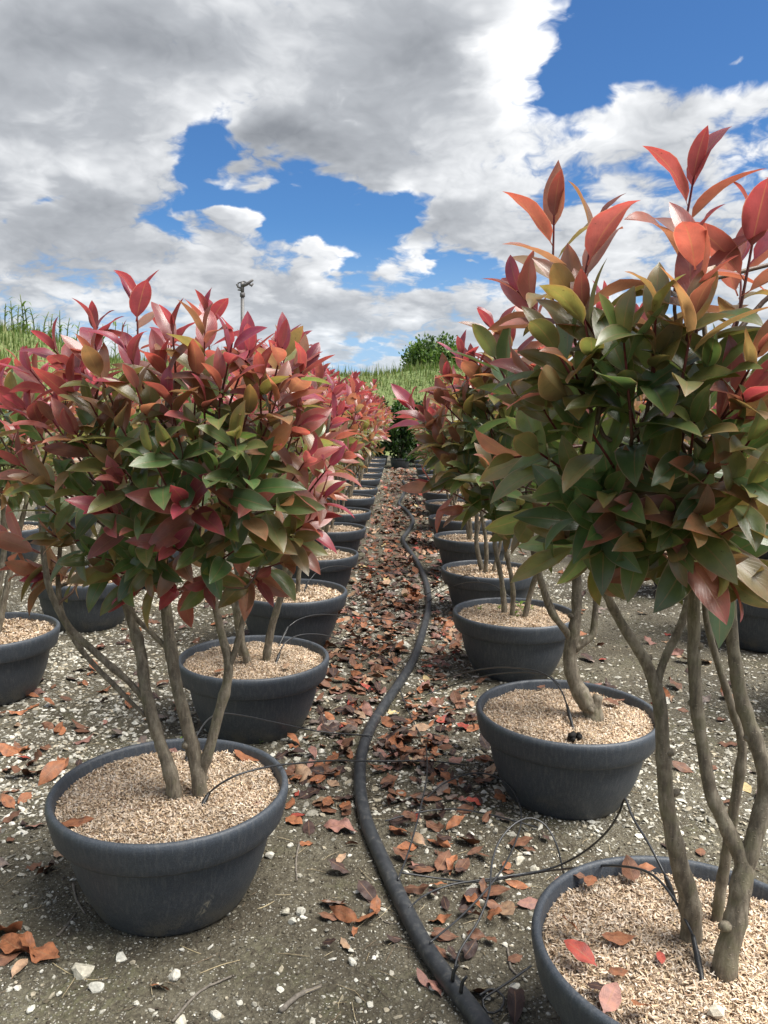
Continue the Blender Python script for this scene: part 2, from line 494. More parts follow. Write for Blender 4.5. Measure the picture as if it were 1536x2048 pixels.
def hose_material():
    mt, h, out = new_mat('hose_plastic')
    pos = h.new('ShaderNodeNewGeometry').outputs['Position']
    nz = h.new('ShaderNodeSeparateXYZ'); h.put(nz.inputs[0], h.new('ShaderNodeNewGeometry').outputs['Normal'])
    n = h.noise(pos, 45, 6, 0.65); n2 = h.noise(pos, 190, 3, 0.6)
    c = h.ramp(n, [(0.35, (0.022, 0.025, 0.029)), (0.7, (0.05, 0.055, 0.06))])
    mud = h.mul(h.smooth(n, 0.50, 0.68), h.smooth(n2, 0.4, 0.6))
    c = h.mix(h.mul(mud, 0.4), c, (0.16, 0.145, 0.12))
    b = principled(h, Base_Color=c, Roughness=h.lin(n, 0.3, 0.7, 0.4, 0.6), Normal=h.bump(h.add(n, h.mul(n2, 0.4)), 0.25, 0.003))
    h.l.new(b.outputs[0], out.inputs[0]); return mt


M_HOSE = hose_material()
M_TUBE = plain('thin_tube_plastic', (0.028, 0.030, 0.033), 0.4, 0.3, 80)
M_DRIP = plain('dripper_plastic', (0.014, 0.015, 0.016), 0.45, 0.3, 120)
M_STICK = plain('dry_wood', (0.17, 0.15, 0.125), 0.85, 0.4, 160, 0.2, 0.5)
M_STRAW = plain('dry_straw', (0.40, 0.33, 0.20), 0.8, 0.3, 160, 0.2, 0.3)
M_CLOD = plain('black_clod', (0.012, 0.011, 0.010), 0.8, 0.5, 160, 0.3, 0.8)
M_STEEL = plain('weathered_metal', (0.13, 0.125, 0.12), 0.5, 0.3, 40)


def mulch_material():
    mt, h, out = new_mat('mulch_base')
    pos = h.new('ShaderNodeNewGeometry').outputs['Position']
    v = h.voro(h.vm('MULTIPLY', pos, (1, 1, 0.4)), 150, out='Color'); vd = h.voro(pos, 150)
    sp = h.new('ShaderNodeSeparateXYZ'); h.put(sp.inputs[0], v)
    n = h.noise(pos, 14, 4, 0.6)
    c = h.ramp(sp.outputs[0], [(0.0, (0.19, 0.12, 0.07)), (0.4, (0.37, 0.26, 0.16)), (1.0, (0.56, 0.44, 0.29))])
    c = h.mix(h.smooth(n, 0.5, 0.72, 0, 0.6), c, (0.24, 0.18, 0.11))
    c = h.mix(h.smooth(vd, 0.25, 0.6, 0, 0.6), c, (0.13, 0.085, 0.05))
    b = principled(h, Base_Color=c, Roughness=0.85, Normal=h.bump(vd, 0.8, 0.006))
    h.l.new(b.outputs[0], out.inputs[0]); return mt


M_MULCH = mulch_material()


def ground_material():
    mt, h, out = new_mat('gravelly_soil')
    pos = h.new('ShaderNodeNewGeometry').outputs['Position']
    big = h.noise(pos, 0.9, 5, 0.6); mid = h.noise(pos, 5.5, 6, 0.62); fine = h.noise(pos, 48, 6, 0.68); grit = h.noise(pos, 240, 3, 0.7)
    c = h.ramp(mid, [(0.28, (0.078, 0.068, 0.048)), (0.5, (0.145, 0.130, 0.092)), (0.72, (0.215, 0.197, 0.145))])
    c = h.mix(h.smooth(big, 0.48, 0.64, 0, 0.45), c, (0.150, 0.135, 0.098))
    c = h.mix(h.smooth(h.noise(pos, 1.7, 6, 0.65), 0.52, 0.36, 0, 0.6), c, (0.055, 0.043, 0.028))
    moss = h.mul(h.smooth(h.noise(pos, 2.3, 5, 0.6), 0.50, 0.64), h.smooth(fine, 0.4, 0.6))
    c = h.mix(h.mul(moss, 0.45), c, (0.105, 0.112, 0.045))
    c = h.mix(h.smooth(fine, 0.55, 0.35, 0, 0.55), c, (0.045, 0.036, 0.024))
    c = h.mix(h.smooth(grit, 0.60, 0.72, 0, 0.45), c, (0.27, 0.25, 0.19))
    # pebble grains of several sizes, paler than the soil
    wp = h.vm('SUBTRACT', h.noise(pos, 130, 2, 0.6, color=True), (0.5, 0.5, 0.5))
    def pebbles(scale, thr, dens, off):
        pw = h.vm('ADD', pos, h.scale(wp, 0.75 / scale))
        d = h.voro(pw, scale); vc = h.voro(pw, scale, out='Color')
        s = h.new('ShaderNodeSeparateXYZ'); h.put(s.inputs[0], vc)
        pick = h.smooth(h.add(s.outputs[0], h.mul(h.sub(h.noise(h.vm('ADD', pos, (off, 0, 0)), 2.1, 4, 0.6), 0.5), 1.3)), dens, dens + 0.05)
        return h.mul(h.smooth(d, thr, thr * 0.7), pick), s.outputs[1]
    crumb = h.voro(h.vm('ADD', pos, h.scale(wp, 0.012)), 95)
    c = h.mix(h.smooth(crumb, 0.35, 0.75, 0, 0.45), c, (0.055, 0.045, 0.030))
    hgt = h.add(h.add(h.mul(fine, 1.0), h.mul(grit, 0.25)), h.mul(crumb, -0.5))
    for scale, thr, dens, off in ((170, 0.40, 0.76, 0.0), (80, 0.36, 0.80, 5.0)):
        m_, t_ = pebbles(scale, thr, dens, off)
        pc = h.ramp(t_, [(0.0, (0.20, 0.185, 0.15)), (0.5, (0.36, 0.345, 0.29)), (1.0, (0.55, 0.53, 0.46))])
        c = h.mix(h.mul(m_, 0.85), c, pc)
        hgt = h.add(hgt, h.mul(m_, 0.7 * 60 / scale))
    b = principled(h, Base_Color=c, Roughness=0.9, Normal=h.bump(hgt, 1.0, 0.012))
    b.inputs['Specular IOR Level'].default_value = 0.3
    h.l.new(b.outputs[0], out.inputs[0]); return mt


M_GROUND = ground_material()


def bank_material():
    mt, h, out = new_mat('bank_grass')
    pos = h.new('ShaderNodeNewGeometry').outputs['Position']
    a = h.noise(pos, 0.7, 5, 0.6); b_ = h.noise(h.vm('MULTIPLY', pos, (1, 1, 0.35)), 14, 6, 0.7)
    c = h.ramp(b_, [(0.3, (0.055, 0.085, 0.022)), (0.5, (0.115, 0.160, 0.045)), (0.72, (0.20, 0.235, 0.085))])
    c = h.mix(h.smooth(a, 0.45, 0.65, 0, 0.5), c, (0.19, 0.20, 0.075))
    b = principled(h, Base_Color=c, Roughness=0.85, Normal=h.bump(b_, 0.8, 0.06))
    h.l.new(b.outputs[0], out.inputs[0]); return mt


M_BANK = bank_material()


# ------------------------------------------------------------------ ground and bank
def gh(x, y):
    x = np.asarray(x, float); y = np.asarray(y, float)
    z = 0.007 * np.sin(x * 2.3 + 0.7) * np.sin(y * 1.9 + 1.1) + 0.004 * np.sin(x * 6.1 + y * 2.7) + 0.003 * np.sin(y * 8.3 - x * 3.9 + 2)
    z += 0.0018 * np.sin(x * 19 + 1.3 * np.sin(y * 7)) + 0.0018 * np.sin(y * 23 + 1.7 * np.sin(x * 9))
    fade = np.exp(-(np.maximum(0, np.hypot(x, y) - 9) / 6) ** 2)
    return z * fade


def axis(fine0, fine1, step, far0, far1):
    a = list(np.arange(fine0, fine1, step))
    s = step
    while a[-1] < far1: s *= 1.25; a.append(a[-1] + s)
    s = step; b = [a[0]]
    while b[-1] > far0: s *= 1.25; b.append(b[-1] - s)
    return np.array(b[:0:-1] + a)


gx, gy = axis(-2.6, 2.6, 0.03, -700, 700), axis(0.5, 8.0, 0.035, -300, 1500)
X, Y = np.meshgrid(gx, gy)
Z = gh(X, Y) + np.where((np.abs(X) < 2.6) & (Y < 8) & (Y > 0.5), rng.normal(0, 0.0012, X.shape), 0)
nx, ny = len(gx), len(gy)
ii = (np.arange(ny - 1)[:, None] * nx + np.arange(nx - 1)[None, :]).ravel()
ground = link('ground', mesh('ground', np.stack([X, Y, Z], -1).reshape(-1, 3), np.stack([ii, ii + 1, ii + nx + 1, ii + nx], 1), M_GROUND))
tag(ground, kind='structure')

# grassy bank: runs along the pole side of the yard and turns across its far end
BK = np.array([(-9.5, -12), (-9.3, 0), (-9.0, 9), (-8.6, 17), (-6.5, 22.5), (-1, 25), (6, 26.5), (16, 28), (40, 31), (90, 36)], float)
bkP, _ = spline(BK, np.ones(len(BK)), 1.0)


def bank_h(x, y):
    P = np.stack([np.ravel(x), np.ravel(y)], 1)
    best = np.full(len(P), 1e9); sd = np.zeros(len(P))
    for i in range(len(bkP) - 1):
        a, b = bkP[i, :2], bkP[i + 1, :2]; ab = b - a
        t = np.clip(((P - a) @ ab) / (ab @ ab), 0, 1)
        v = P - (a + t[:, None] * ab); d = np.hypot(v[:, 0], v[:, 1])
        s = np.sign(ab[0] * v[:, 1] - ab[1] * v[:, 0])   # + outside (left of travel)
        up = d < best; best = np.where(up, d, best); sd = np.where(up, d * s, sd)
    inner = np.clip(1 - np.clip(-sd, 0, None) / 3.4, 0, 1); prof = inner * inner * (3 - 2 * inner)
    outer = np.clip(1 - np.clip(sd - 3, 0, None) / 6, 0, 1)
    h = (2.60 - 0.30 * np.clip((P[:, 0] + 8) / 6, 0, 1)) * np.where(sd > 0, outer, prof)
    h = h + (0.16 * np.sin(P[:, 0] * 0.9 + P[:, 1] * 0.5) + 0.10 * np.sin(P[:, 1] * 1.3 - P[:, 0] * 0.4)) * np.minimum(1, h / 1.5)
    return (h - 0.03).reshape(np.shape(x))


def grid_obj(name, xs, ys, fn, mat):
    X, Y = np.meshgrid(xs, ys); Z = fn(X, Y); nx, ny = len(xs), len(ys)
    V = np.stack([X, Y, Z], -1).reshape(-1, 3)
    ii = (np.arange(ny - 1)[:, None] * nx + np.arange(nx - 1)[None, :]).ravel()
    F = np.stack([ii, ii + 1, ii + nx + 1, ii + nx], 1)
    F = F[(Z.ravel()[F] > -0.028).any(1)]
    used = np.unique(F); mp = np.full(len(V), -1); mp[used] = np.arange(len(used))
    return link(name, mesh(name, V[used], mp[F], mat))


bank = grid_obj('grassy_bank', np.arange(-22, 92, 0.5), np.arange(-12, 48, 0.4), bank_h, M_BANK)
tag(bank, kind='structure')


def blades(n, pos, hmin, hmax, wid, cols, lean=0.35):
    """bent grass blades: two quads and a tip each"""
    n = len(pos); hgt = rng.uniform(hmin, hmax, n); a = rng.uniform(0, 2 * np.pi, n)
    w = wid * rng.uniform(0.6, 1.3, n)
    d = np.stack([np.cos(a), np.sin(a), np.zeros(n)], 1); s = np.stack([-np.sin(a), np.cos(a), np.zeros(n)], 1)
    ln = rng.uniform(0.1, 1.0, n) * lean
    z = np.array([0, 0, 1.0])
    def at(t, k): return pos + d * (ln * hgt * t * t)[:, None] + z * (hgt * t * (1 - 0.25 * ln * t))[:, None], s * (w * k)[:, None]
    rows = []
    for t, k in ((0, 1.0), (0.5, 0.8)):
        c, o = at(t, k); rows += [c - o, c + o]
    c, _ = at(1.0, 0); rows.append(c)
    V = np.stack(rows, 1).reshape(-1, 3)
    b = np.arange(n)[:, None] * 5
    Qd = b + np.array([0, 1, 3, 2]); Td = b + np.array([2, 3, 4])
    c = np.asarray(cols)[rng.integers(0, len(cols), n)] * rng.uniform(0.8, 1.2, (n, 1))
    return V, [Qd, Td], np.repeat(c, 5, 0)


GC = [(0.10, 0.16, 0.035), (0.15, 0.20, 0.06), (0.20, 0.23, 0.085), (0.26, 0.26, 0.12), (0.07, 0.12, 0.03)]
so_ = Soup()
n = 90000
t = rng.uniform(0, len(bkP) - 1.01, n)
t = t[(bkP[t.astype(int), 1] > 3) & (bkP[t.astype(int), 0] < 12)]
i0 = t.astype(int); base = bkP[i0] + (bkP[i0 + 1] - bkP[i0]) * (t - i0)[:, None]
tan = bkP[i0 + 1] - bkP[i0]; tan /= np.linalg.norm(tan, axis=1, keepdims=True)
nor = np.stack([-tan[:, 1], tan[:, 0], 0 * tan[:, 0]], 1)
off = rng.uniform(-3.4, 0.9, len(t)) * rng.uniform(0.25, 1, len(t))
base = np.column_stack([base[:, :2], np.zeros(len(base))]); p = base + nor * off[:, None]; p[:, 2] = bank_h(p[:, 0], p[:, 1]) - 0.02
so_.add(*(lambda r: (r[0], r[1], r[2]))(blades(0, p, 0.08, 0.26, 0.010, GC)))
near = np.abs(off) < 1.0
so_.add(*(lambda r: (r[0], r[1], r[2]))(blades(0, p[near][::7], 0.25, 0.48, 0.010, GC)))
grass = link('grass', so_.build('grass', M_GRASS))
tag(grass, 'long green grass covering the bank behind the nursery rows', 'grass', kind='stuff')

# ------------------------------------------------------------------ leaves
def leaf_template(rows, halfw, fold, curl, droop_tip=0.0, wave=0.0, tw=0.0, pet=0.10, across=2):
    """unit-length leaf along +Y, upper side +Z; returns V, F, uv"""
    v = np.linspace(0, 1, rows + 1)
    b = np.clip((v - pet) / (1 - pet), 0, 1)
    wprof = np.power(np.clip(np.sin(np.pi * np.power(b, 0.86)), 0, 1), 0.72) * (1 - 0.18 * (b - 0.5))
    wprof = np.where(b > 0.86, wprof * np.clip((1 - b) / 0.14, 0.0, 1) ** 0.55, wprof)
    hw = np.maximum(halfw * wprof, np.where(v < pet + 0.02, 0.013, 0.002))
    ph = -curl * (b - 0.25) - droop_tip * np.clip(b - 0.6, 0, 1)
    ds = 1.0 / rows
    yy = np.concatenate([[0], np.cumsum(np.cos(ph[:-1]) * ds)]); zz = np.concatenate([[0], np.cumsum(np.sin(ph[:-1]) * ds)])
    V, U = [], []
    sgrid = np.linspace(-1, 1, 2 * across + 1)
    for i in range(rows + 1):
        ny_, nz_ = -math.sin(ph[i]), math.cos(ph[i])
        for s in sgrid:
            a = abs(s)
            x = hw[i] * s * math.cos(fold * (0.6 + 0.4 * (1 - a)))
            lift = hw[i] * (a * math.sin(fold) - 0.25 * a * a * math.sin(fold)) + wave * hw[i] * a * math.sin(b[i] * 13 + (2 if s > 0 else 0))
            q = tw * b[i]
            xr = x * math.cos(q) - lift * math.sin(q); lr = x * math.sin(q) + lift * math.cos(q)
            V.append((xr, yy[i] + ny_ * lr, zz[i] + nz_ * lr)); U.append(((s + 1) / 2, v[i]))
    k = 2 * across + 1
    F = [(i * k + j, i * k + j + 1, (i + 1) * k + j + 1, (i + 1) * k + j) for i in range(rows) for j in range(2 * across)]
    return np.array(V), np.array(F), np.array(U)


LV = []
for i in range(10):
    LV.append(dict(rows=10, halfw=rng.uniform(0.150, 0.190), fold=rng.uniform(0.25, 0.62), curl=rng.uniform(0.1, 1.0), droop_tip=rng.uniform(0, 0.5), wave=rng.uniform(0, 0.10), tw=rng.uniform(-0.35, 0.35)))
T_HI = [leaf_template(**p_) for p_ in LV]
T_LO = [leaf_template(**{**p_, 'rows': 5, 'across': 1}) for p_ in LV]
LEAF_ME = [mesh('leaf', V, F, M_LEAF, U) for V, F, U in T_HI]

PAL_T = np.array([0.0, 0.22, 0.42, 0.58, 0.74, 0.88, 1.0])
PAL_C = np.array([(0.080, 0.148, 0.052), (0.128, 0.200, 0.066), (0.185, 0.190, 0.070), (0.250, 0.150, 0.085),
                  (0.290, 0.105, 0.090), (0.285, 0.070, 0.082), (0.275, 0.050, 0.085)])


def leaf_color(t, r):
    t = np.clip(0.5 + 1.2 * (t - 0.5), 0, 1)
    c = np.array([np.interp(t, PAL_T, PAL_C[:, k]) for k in range(3)])
    return c * r.uniform(0.78, 1.22) * (1 + r.normal(0, 0.05, 3))


def whorl(p, ax, n, L, red, r, spread=1.0, down=0.0):
    """leaves of one shoot: p shoot tip, ax growing direction"""
    out = []; ax = unit(ax)
    ref = np.array([1.0, 0, 0]) if abs(ax[0]) < 0.8 else np.array([0, 1.0, 0])
    e1 = unit(np.cross(ax, ref)); e2 = np.cross(ax, e1)
    a0 = r.uniform(0, 6.28)
    for i in range(n):
        f = i / max(1, n - 1)
        s = 0.010 + 0.11 * (f ** 1.2) * (L / 0.12)
        th = (0.26 + 0.92 * f ** 0.8) * spread + r.normal(0, 0.13)
        a = a0 + i * 2.39996 + r.normal(0, 0.15)
        rad = e1 * math.cos(a) + e2 * math.sin(a)
        d = ax * math.cos(th) + rad * math.sin(th)
        d = unit(d + np.array([0, 0, -1.0]) * (0.04 + 0.24 * f + down) * r.uniform(0.3, 1.0) * f)
        nrm = ax * math.sin(th) - rad * math.cos(th)
        nrm = nrm + np.array([0, 0, 0.22]) + r.normal(0, 0.16, 3)
        nrm = unit(nrm - d * (nrm @ d))
        ll = L * (0.62 + 0.40 * min(1, f * 2.2)) * r.uniform(0.86, 1.12)
        tt = red + 0.10 - 0.34 * f + r.normal(0, 0.09)
        out.append((p - ax * s, np.cross(d, nrm), d, nrm, ll, int(r.integers(0, 10)), leaf_color(tt, r)))
    return out


def crown_shoots(r, cen, rad, n_out, n_in, n_top):
    sh = []
    k = 0
    while k < n_out:                                   # Fibonacci shell with jitter, thinner underneath
        i = k; z = 1 - 1.72 * (i + 0.5) / n_out
        a = i * 2.39996 + r.normal(0, 0.2); q = math.sqrt(max(0, 1 - z * z))
        d = unit(np.array([q * math.cos(a), q * math.sin(a), z]) + r.normal(0, 0.10, 3))
        f = r.uniform(0.74, 1.06)
        p = cen + d * rad * f
        lo = min(1.0, max(0.0, 0.35 - d[2]))
        ax = unit(d * (0.62 + 0.5 * lo) + np.array([0, 0, 0.88 - 0.55 * lo]) + r.normal(0, 0.15, 3))
        red = 0.46 + 0.34 * (d[2]) + r.normal(0, 0.15)
        sh.append((p, ax, red, r.uniform(0.105, 0.135), int(r.integers(7, 10)))); k += 1
    for i in range(n_in):
        d = unit(r.normal(0, 1, 3)); f = r.uniform(0.2, 0.68)
        p = cen + d * rad * f
        sh.append((p, unit(d * 0.5 + np.array([0, 0, 0.6]) + r.normal(0, 0.3, 3)), r.uniform(0.0, 0.25), r.uniform(0.11, 0.14), int(r.integers(6, 9))))
    for i in range(n_top):
        a = r.uniform(0, 6.28); q = r.uniform(0, 0.6)
        p = cen + np.array([q * math.cos(a), q * math.sin(a), 1.0]) * rad * np.array([1, 1, r.uniform(0.95, 1.12)])
        sh.append((p, unit(np.array([0.3 * math.cos(a), 0.3 * math.sin(a), 1.0])), r.uniform(0.75, 1.0), r.uniform(0.09, 0.12), 9))
    return sh


def grow_twigs(shoots, skel, r):
    """connect every shoot to the skeleton below it with a bent twig; returns list of (P, R, col)"""
    pts = np.array(skel)[:, :3]; out = []
    cz = np.median(pts, 0)
    order = sorted(range(len(shoots)), key=lambda i: np.linalg.norm(shoots[i][0] - cz))
    for i in order:
        p, ax, red, L, n_ = shoots[i]
        q0 = p - ax * 0.13 * (L / 0.12)
        dlt = pts - q0; dist = np.linalg.norm(dlt, axis=1) + np.maximum(0, dlt[:, 2] + 0.05) * 3.0
        b = pts[np.argmin(dist)]
        d = np.linalg.norm(b - q0)
        mid = (b + q0) / 2 + r.normal(0, 0.03, 3) * min(1, d * 4) + np.array([0, 0, -0.12 * d])
        P, R = spline([b, mid, q0, p], [0.0048, 0.0038, 0.0030, 0.0016], 0.03)
        k = np.linspace(0, 1, len(P))[:, None]
        c = (1 - k ** 1.5) * np.array([0.11, 0.085, 0.055]) + k ** 1.5 * np.array([0.17, 0.022, 0.028])
        out.append((P, R, c))
        pts = np.vstack([pts, P[: max(1, len(P) - 5)]])
    return out


def leaves_mesh(name, recs, tmpl):
    s = Soup()
    by = {}
    for q in recs: by.setdefault(q[5], []).append(q)
    for v, lst in by.items():
        V, F, U = tmpl[v]
        P = np.array([q[0] for q in lst]); Xa = np.array([q[1] for q in lst]); Ya = np.array([q[2] for q in lst]); Za = np.array([q[3] for q in lst])
        L = np.array([q[4] for q in lst]); C = np.array([q[6] for q in lst])
        W = P[:, None] + L[:, None, None] * (V[None, :, 0:1] * Xa[:, None] + V[None, :, 1:2] * Ya[:, None] + V[None, :, 2:3] * Za[:, None])
        FF = (np.arange(len(lst))[:, None, None] * len(V) + F[None]).reshape(-1, F.shape[1])
        s.add(W.reshape(-1, 3), FF, np.repeat(C, len(V), 0), np.tile(U, (len(lst), 1)))
    return s.build(name, M_LEAFM)


def stem_mesh(ctrl, rad, knob=True, n=12, base=None):
    P, R = spline(ctrl, rad, 0.012)
    k = len(P)
    R = R * (1 + 0.03 * np.sin(np.arange(k) * 0.55 + rng.uniform(0, 6)) + rng.normal(0, 0.018, k))
    for c in rng.integers(4, max(5, k - 2), max(1, k // 11)):          # old leaf joints
        R = R * (1 + 0.16 * np.exp(-((np.arange(k) - c) / 1.1) ** 2))
    P = P + np.cumsum(rng.normal(0, 0.00035, P.shape), 0)
    V, F = tube(P, R, n, 0.025)
    s = Soup(); s.add(V, F)
    if knob:                                           # pruned side stubs
        for c in rng.integers(3, k - 2, max(1, k // 22)):
            d = unit(np.append(rng.normal(0, 1, 2), 0.5)); L = R[c] * rng.uniform(1.3, 1.8)
            v, f = tube(np.array([P[c], P[c] + d * L * 0.8, P[c] + d * L]), [R[c] * 0.62, R[c] * 0.5, R[c] * 0.40], 7, 0.06)
            s.add(v, f)
    return s, P


# ------------------------------------------------------------------ pots
POT_R, POT_H, POT_B = 0.300, 0.2965, 0.190
SOIL_Z = 0.268
L1 = np.array([-0.577, 1.970, 0]); R1 = np.array([0.567, 1.419, 0])
_sc = PG(405, 1815, 0.08) - L1
_sc = np.array([*(unit(_sc[:2]) * 0.226), 0.080]); SCUFF = tuple(_sc)
M_POT = pot_material('pot_plastic'); M_POTS = pot_material('pot_plastic_scuffed', True)
wall_prof = [(0.03, 0.010), (0.170, 0.006), (0.182, 0.0), (0.189, 0.003), (0.195, 0.012), (0.207, 0.035), (0.222, 0.067), (0.2355, 0.102), (0.2465, 0.142), (0.2535, 0.180), (0.2575, 0.213), (0.2590, 0.240)]
rim_prof = [(0.258, 0.218), (0.266, 0.2135), (0.277, 0.2115), (0.2845, 0.2130), (0.2885, 0.2190), (0.2930, 0.238), (0.2975, 0.258), (0.3005, 0.274), (0.3010, 0.283), (0.2995, 0.291), (0.2955, 0.2960), (0.2900, 0.2968),
            (0.2850, 0.2945), (0.2825, 0.288), (0.2800, 0.270), (0.2740, 0.240), (0.258, 0.218)]
V, F = lathe(wall_prof, 96)
WALL = mesh('wall', V, F, M_POT); WALLS = mesh('wall', V, F, M_POTS)
V, F = lathe(rim_prof, 96); RIM = mesh('rim', V, F, M_POT)
RIMS = RIM

rr = np.concatenate([[0.0], np.linspace(0.012, 0.279, 26)]); aa = np.linspace(0, 2 * np.pi, 72, endpoint=False)


def soil_h(x, y, k=0.0):
    q = np.hypot(x, y)
    return 0.010 * np.exp(-(q / 0.10) ** 2) - 0.006 * (q / 0.28) ** 4 + 0.0035 * np.sin(x * 31 + k) * np.sin(y * 27 + 2 * k) + 0.0025 * np.sin(x * 55 - y * 47 + k)


def mulch_mesh(k):
    V = [(0, 0, 0.0)] + [(q * math.cos(a), q * math.sin(a), 0.0) for q in rr[1:] for a in aa]
    V = np.array(V); V[:, 2] = SOIL_Z + soil_h(V[:, 0], V[:, 1], k)
    n_ = len(aa); j = np.arange(n_); j2 = (j + 1) % n_
    T = np.stack([np.zeros(n_, int), 1 + j, 1 + j2], 1)
    Qd = np.concatenate([np.stack([1 + i * n_ + j, 1 + (i + 1) * n_ + j, 1 + (i + 1) * n_ + j2, 1 + i * n_ + j2], 1) for i in range(len(rr) - 2)])
    return mesh('mulch', V, [Qd, T], M_MULCH)


CHIP_C = np.array([(0.68, 0.54, 0.37), (0.62, 0.47, 0.31), (0.54, 0.39, 0.24), (0.76, 0.65, 0.49), (0.42, 0.29, 0.17), (0.26, 0.165, 0.10), (0.64, 0.48, 0.28), (0.72, 0.60, 0.45)])


def chips_mesh(n, k, size=1.0):
    q = 0.277 * np.sqrt(rng.uniform(0, 1, n)); a = rng.uniform(0, 2 * np.pi, n)
    c = np.stack([q * np.cos(a), q * np.sin(a), 0 * q], 1); c[:, 2] = SOIL_Z + soil_h(c[:, 0], c[:, 1], k) + rng.uniform(0.000, 0.0065, n)
    L = rng.uniform(0.0032, 0.0080, n) * size; w = L * rng.uniform(0.18, 0.36, n)
    th = rng.uniform(0, 2 * np.pi, n); el_ = rng.normal(0.12, 0.55, n)
    d = np.stack([np.cos(th) * np.cos(el_), np.sin(th) * np.cos(el_), np.sin(el_)], 1)
    nz = unit(np.array([0, 0, 1.0])) + rng.normal(0, 0.35, (n, 3)); s = np.cross(d, nz); s /= np.linalg.norm(s, axis=1, keepdims=True)
    u = np.cross(s, d)
    bend = (u * (L * rng.uniform(0.0, 0.22, n))[:, None])
    rows = [c - d * L[:, None] - s * (w * 0.5)[:, None], c - d * L[:, None] + s * (w * 0.5)[:, None],
            c + bend - s * w[:, None], c + bend + s * w[:, None],
            c + d * L[:, None] - s * (w * 0.4)[:, None], c + d * L[:, None] + s * (w * 0.4)[:, None]]
    V = np.stack(rows, 1).reshape(-1, 3); b = np.arange(n)[:, None] * 6
    F = np.concatenate([b + np.array([0, 1, 3, 2]), b + np.array([2, 3, 5, 4])])
    # tone varies in loose patches over the bed
    tone = 0.86 + 0.16 * np.sin(c[:, 0] * 19 + k) * np.sin(c[:, 1] * 23 - k) + rng.normal(0, 0.12, n)
    col = np.array([1.04, 1.05, 1.12]) * CHIP_C[rng.choice(len(CHIP_C), n, p=[.22, .2, .13, .15, .08, .05, .07, .10])] * np.clip(tone, 0.45, 1.3)[:, None]
    return mesh('wood_chips', V, F, M_CHIP, None, np.repeat(col, 6, 0), False)


MULCH = [mulch_mesh(k) for k in (0.0, 1.7, 3.1)]
CHIPS_N = [chips_mesh(21000, q_, 0.86) for q_ in (0.0, 1.7, 3.1)]
CHIPS_F = [chips_mesh(3200, 0.0, 1.7), chips_mesh(3200, 1.7, 1.7), chips_mesh(3200, 3.1, 1.7)]


def make_pot(c, label, near, scuffed=False, tilt=(0, 0)):
    z = float(gh(c[0], c[1])) - 0.004
    e = empty('bowl_pot', (c[0], c[1], z)); tag(e, label, 'plant pot', 'charcoal bowl pots in the nursery rows')
    rz = 0.0 if scuffed else rng.uniform(0, 6.28)
    e.rotation_euler = (tilt[0], tilt[1], 0)
    k = int(rng.integers(0, 3))
    for nm, me in (('wall', WALLS if scuffed else WALL), ('rim', RIM)):
        o = link(nm, me, e); o.rotation_euler.z = rz
    mu = link('mulch', MULCH[k], e); mu.rotation_euler.z = rz
    ch = link('wood_chips', (CHIPS_N if near else CHIPS_F)[k], mu); ch['kind'] = 'stuff'
    return e


# ------------------------------------------------------------------ shrubs
near_leaf_pool = []      # (shrub empty, record, world offset)


def make_shrub(c, label, r, stems, shoots, mode, group='photinia shrubs in the bowl pots', crown_cen=None):
    """stems: list of (ctrl, rad) local to pot centre; shoots likewise"""
    e = empty('photinia_shrub', (c[0], c[1], 0.0)); tag(e, label, 'shrub', group)
    skel = []
    for ctrl, rad in stems:
        s, P = stem_mesh(ctrl, rad)
        o = link('stem', s.build('stem', M_BARK), e)
        skel += [p_ for p_ in P if p_[2] > 0.55]
    tw = grow_twigs(shoots, skel, r)
    s = Soup()
    for P, R, cc in tw:
        V, F = tube(P, R, 6, 0, False); s.add(V, F, np.repeat(cc, 6, 0))
    o = link('twigs', s.build('twigs', M_TWIG), e); o['kind'] = 'stuff'
    recs = []
    for p, ax, red, L, n_ in shoots:
        recs += whorl(p, ax, n_, L, red, r)
    if mode == 'near':
        near_leaf_pool.append((e, recs, np.array([c[0], c[1], 0.0])))
    else:
        o = link('foliage', leaves_mesh('foliage', recs, T_LO), e); o['kind'] = 'stuff'
    return e


def generic_stems(r, n, cen, rad):
    out = []
    for i in range(n):
        a = 2 * math.pi * i / n + r.uniform(-0.5, 0.5); q = r.uniform(0.02, 0.06)
        d = np.array([math.cos(a), math.sin(a), 0])
        tp = r.uniform(0.35, 0.65)
        ctrl = [d * q + np.array([0, 0, SOIL_Z - 0.03]), d * (q + 0.03) + np.array([0, 0, 0.42]) + np.append(r.normal(0, 0.015, 2), 0),
                d * (q + 0.10) + np.array([0, 0, 0.66]) + np.append(r.normal(0, 0.02, 2), 0), cen * np.array([1, 1, 0]) + d * (rad[0] * tp) + np.array([0, 0, 0.95]),
                cen * np.array([1, 1, 0]) + d * (rad[0] * (tp + 0.1)) + np.array([0, 0, 1.25])]
        b = r.uniform(0.010, 0.015)
        out.append((ctrl, [b * 1.15, b, b * 0.85, b * 0.6, b * 0.35]))
    return out


